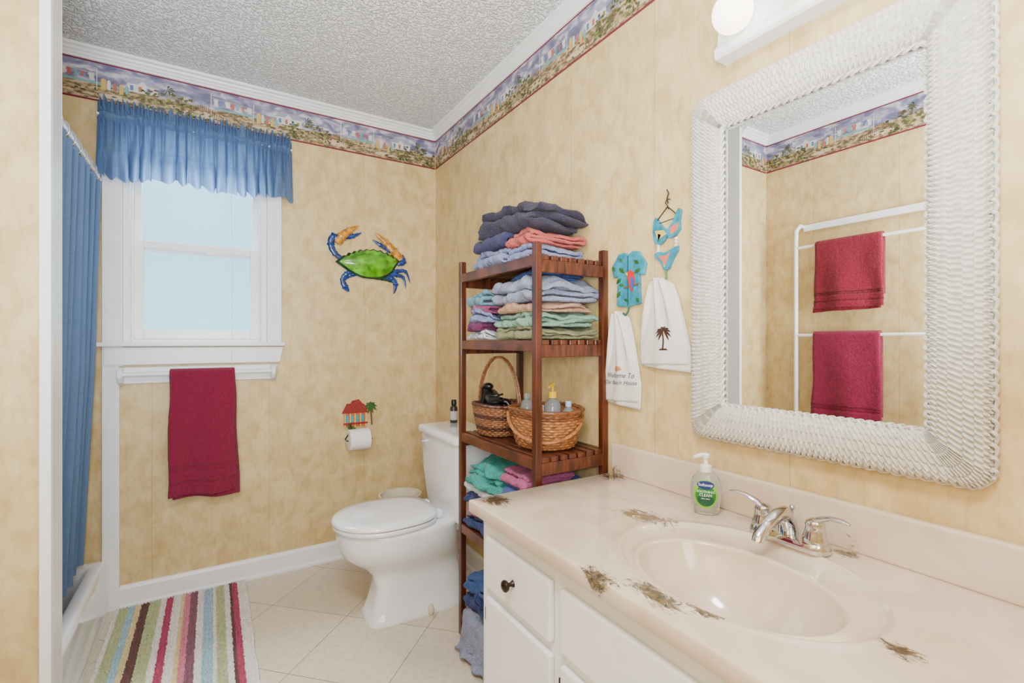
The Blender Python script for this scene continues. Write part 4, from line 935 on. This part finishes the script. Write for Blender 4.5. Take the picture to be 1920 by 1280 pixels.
for L,m in (([(1234,430),(1250,432),(1256,440),(1240,448)],1),([(1262,430),(1278,424),(1276,438),(1264,444)],2),([(1240,436),(1246,440),(1240,452)],3)): g.prism([bP(*p) for p in L],rt,.0118,.0135,m)
make('bikini_top',g,[TQS]+PY,bi,smooth=False)
g=G(); g.prism([bP(*p) for p in [(1231,474),(1240,470),(1252,474),(1264,470),(1275,466),(1275,474),(1266,488),(1258,506),(1251,507),(1246,494),(1236,482)]],rt,0,.012,0)
for L,m in (([(1240,478),(1256,480),(1264,474),(1254,498)],2),([(1248,484),(1256,486),(1252,502)],1)): g.prism([bP(*p) for p in L],rt,.0118,.0135+m*.0003,m)
make('bikini_bottom',g,[TQS]+PY,bi,smooth=False)
for x in (1238,1271):
    g=G()
    for k in range(4): g.ell(rt(*bP(x,452+k*6),.006),.006,.006,.006)
    make('bead_string',g,M('bead',(210,214,190),rough=.2),bi)
g=G(); pipe([(1253,506),(1254,518),(1254,528)],.003,.008); g.tube([rt(*bP(1254,528),.008),rt(*bP(1254,534),.02),rt(*bP(1254,530),.03)],.003,8); make('hook',g,M('hook_green2',(60,130,80)),bi)

WT=M('white_waffle',(218,214,206),rough=.95,var=.05,bump=.6,bscale=350)
def small_towel(name,ac,zt,zb,wt,wb,sk,label,seed):
    r_=root(name,rt(ac,zb,0),label,'towel','small towels on wall hooks')
    def f(i,j,layer=0):
        u=i/40; v=j/40; wv=wt+(wb-wt)*min(1,v*1.35)**.75; a=ac+(u-.5)*wv+sk*v*v; 
        fold=max(0,1-v*1.3)*.018*math.sin(u*2*pi*2.5+seed)+.005*math.sin(u*9+v*4)
        dome=.020*math.sin(pi*u)**.5*(1-.6*v) if 0<u<1 else 0
        z=zt-(zt-zb)*v + (.012*math.sin(pi*u)-.006 if v<.05 else 0) - layer*(.018*v*(.3+u)) 
        return rt(a+layer*.006,z+.006*(u-.5)*v,.009+max(0,fold)+dome-layer*.004)
    make('front_fold',G().grid(lambda i,j:f(i,j),41,41),WT,r_,solid=.003,angle=180,recalc=False)
    make('back_fold',G().grid(lambda i,j:Vector(f(i,j,1)),41,41),WT,r_,solid=.002,angle=180,recalc=False)
    return r_,f
pt,pf=small_towel('palm_towel',-.978,1.362,1.112,.05,.178,.004,'white hand towel with brown embroidered palm tree',1.2)
wt_,wf=small_towel('welcome_towel',-1.145,1.272,.985,.035,.152,-.004,'white hand towel embroidered with a beach house greeting',.4)
def onto(f,a,z,zt,zb,wt,wb,sk,e=.004):
    v=(zt-z)/(zt-zb); v=min(max(v,0),1); wv=wt+(wb-wt)*min(1,v*1.35)**.75; u=(a-sk*v*v)/wv+.5; u=min(max(u,0.01),.99)
    p=f(u*40,v*40); return (p[0]-e,p[1],p[2])
g=G(); mpw=lambda a,z,d: onto(pf,a,z,1.362,1.112,.05,.178,.004,.004+d)
def tess(pts,m):
    g.add([mpw(a,z,0) for a,z in pts],[tuple(range(len(pts)))],m)
c0=(.018,1.212)
for k in range(9):
    z=1.158+k*.0062; a=.016+.002*math.sin(k*.5); tess([(a-.0026,z),(a+.0026,z),(a+.0022,z+.0064),(a-.0022,z+.0064)],0)
for A in (15,45,80,110,145,170,200,-20,-50,230):
    r=math.radians(A); L=.028; pts=[]; 
    for s in range(5): t=s/4; pts.append((c0[0]+L*t*math.cos(r),c0[1]+L*t*math.sin(r)*.85-.012*t*t))
    nx,ny=-math.sin(r),math.cos(r)
    for s in range(4):
        w0=.0034*math.sin(pi*(s+.3)/4.6); w1=.0034*math.sin(pi*(s+1.2)/4.8) if s<3 else 0.0003
        p,q=pts[s],pts[s+1]; tess([(p[0]+nx*w0,p[1]+ny*w0),(q[0]+nx*w1,q[1]+ny*w1),(q[0]-nx*w1,q[1]-ny*w1),(p[0]-nx*w0,p[1]-ny*w0)],0)
tess([(.002,1.154),(.032,1.154),(.026,1.159),(.006,1.159)],0)
make('palm_embroidery',g,M('thread_brown',(58,36,22)),pt,smooth=False,recalc=False)
g=G(); mpw=lambda a,z,d: onto(wf,a,z,1.272,.985,.035,.152,-.004,.004+d)
for s,z,sz in (('Welcome To',1.062,.0235),('Our Beach House',1.040,.0200)):
    vs,fs=text_geo(s,sz,.35); g.add([mpw(v[0]*.95,z+v[1],0) for v in vs],fs,0)
for k in range(7):
    A=math.radians(20+k*23.3); B=math.radians(20+k*23.3+18); tess([(0,1.083),(.017*math.cos(A),1.083+.017*math.sin(A)),(.017*math.cos(B),1.083+.017*math.sin(B))],1)
make('embroidered_words',g,[M('thread_grey',(46,48,66)),M('thread_orange',(190,126,74))],wt_,smooth=False,recalc=False)

# ------------------------------------------------------------ towel ladder on the left wall
tl=root('towel_ladder',(XL,1.17,.2),'white wall-mounted ladder towel rack','towel rack')
for y in (.84,1.47):
    g=G(); g.tube([(XL+.004,y,1.84),(XL+.05,y,1.845),(XL+.09,y,1.81),(XL+.095,y,1.74),(XL+.095,y,.35),(XL+.06,y,.31),(XL+.004,y,.31)],.011,10); make('side_rail',g,WHITE,tl)
make('top_board',G().box(XL+.001,.84,1.815,XL+.016,1.47,1.852),WHITE,tl,bevel=.003)
for z in (1.71,1.215,.72): make('rung',G().tube([(XL+.095,.83,z),(XL+.095,1.48,z)],.008,12),WHITE,tl)
towel_hang('hand_towel',lf,1.05,1.36,1.71,1.36,1.42,.095,RED,'crimson hand towel on the upper ladder rung',2.0,group='towels on the towel ladder')
towel_hang('hand_towel',lf,1.06,1.37,1.215,.72,.80,.095,MAG,'magenta hand towel on the lower ladder rung',3.0,group='towels on the towel ladder')

# ------------------------------------------------------------ lights, world, camera
def area(name,loc,rot,sx,sy,e,col):
    l=bpy.data.lights.new(name,'AREA'); l.shape='RECTANGLE'; l.size=sx; l.size_y=sy; l.energy=e; l.color=col
    o=bpy.data.objects.new(name,l); o.location=loc; o.rotation_euler=rot; COL.objects.link(o); return o
area('ceiling_fill',(-.15,.1,2.40),(0,0,0),.4,.4,42,(.99,.98,.98))  # added fill lamp below the ceiling, out of view; no fixture belongs to it
area('rear_fill',(-.3,-1.1,1.7),(math.radians(98),0,0),.8,.8,18,(.97,.98,1))  # added soft fill from behind the camera, not a lamp of the room
area('upward_fill',(-.05,-.1,1.28),(math.radians(150),0,0),.8,.8,92,(.86,.93,1))  # added lamp aimed upward to brighten the ceiling, stands in for bounced light
area('window_skylight',(-.05,3.45,3.0),(math.radians(-32),0,0),1.2,.9,210,(.90,.95,1))
area('exterior_light',(-.4,3.4,5.0),(math.radians(35),0,0),4,2,250,(.95,.98,1))
wd=bpy.data.worlds.new('World'); SC.world=wd; wd.use_nodes=True; bg=wd.node_tree.nodes['Background']; bg.inputs[0].default_value=(.74,.87,1,1); bg.inputs[1].default_value=2.8
cam=bpy.data.cameras.new('camera'); cam.lens=900/1920*36; cam.sensor_width=36; cam.clip_start=.02
co=bpy.data.objects.new('camera',cam); co.location=(0,0,1.18); co.rotation_euler=(math.radians(90),0,math.radians(-31.9)); COL.objects.link(co); SC.camera=co
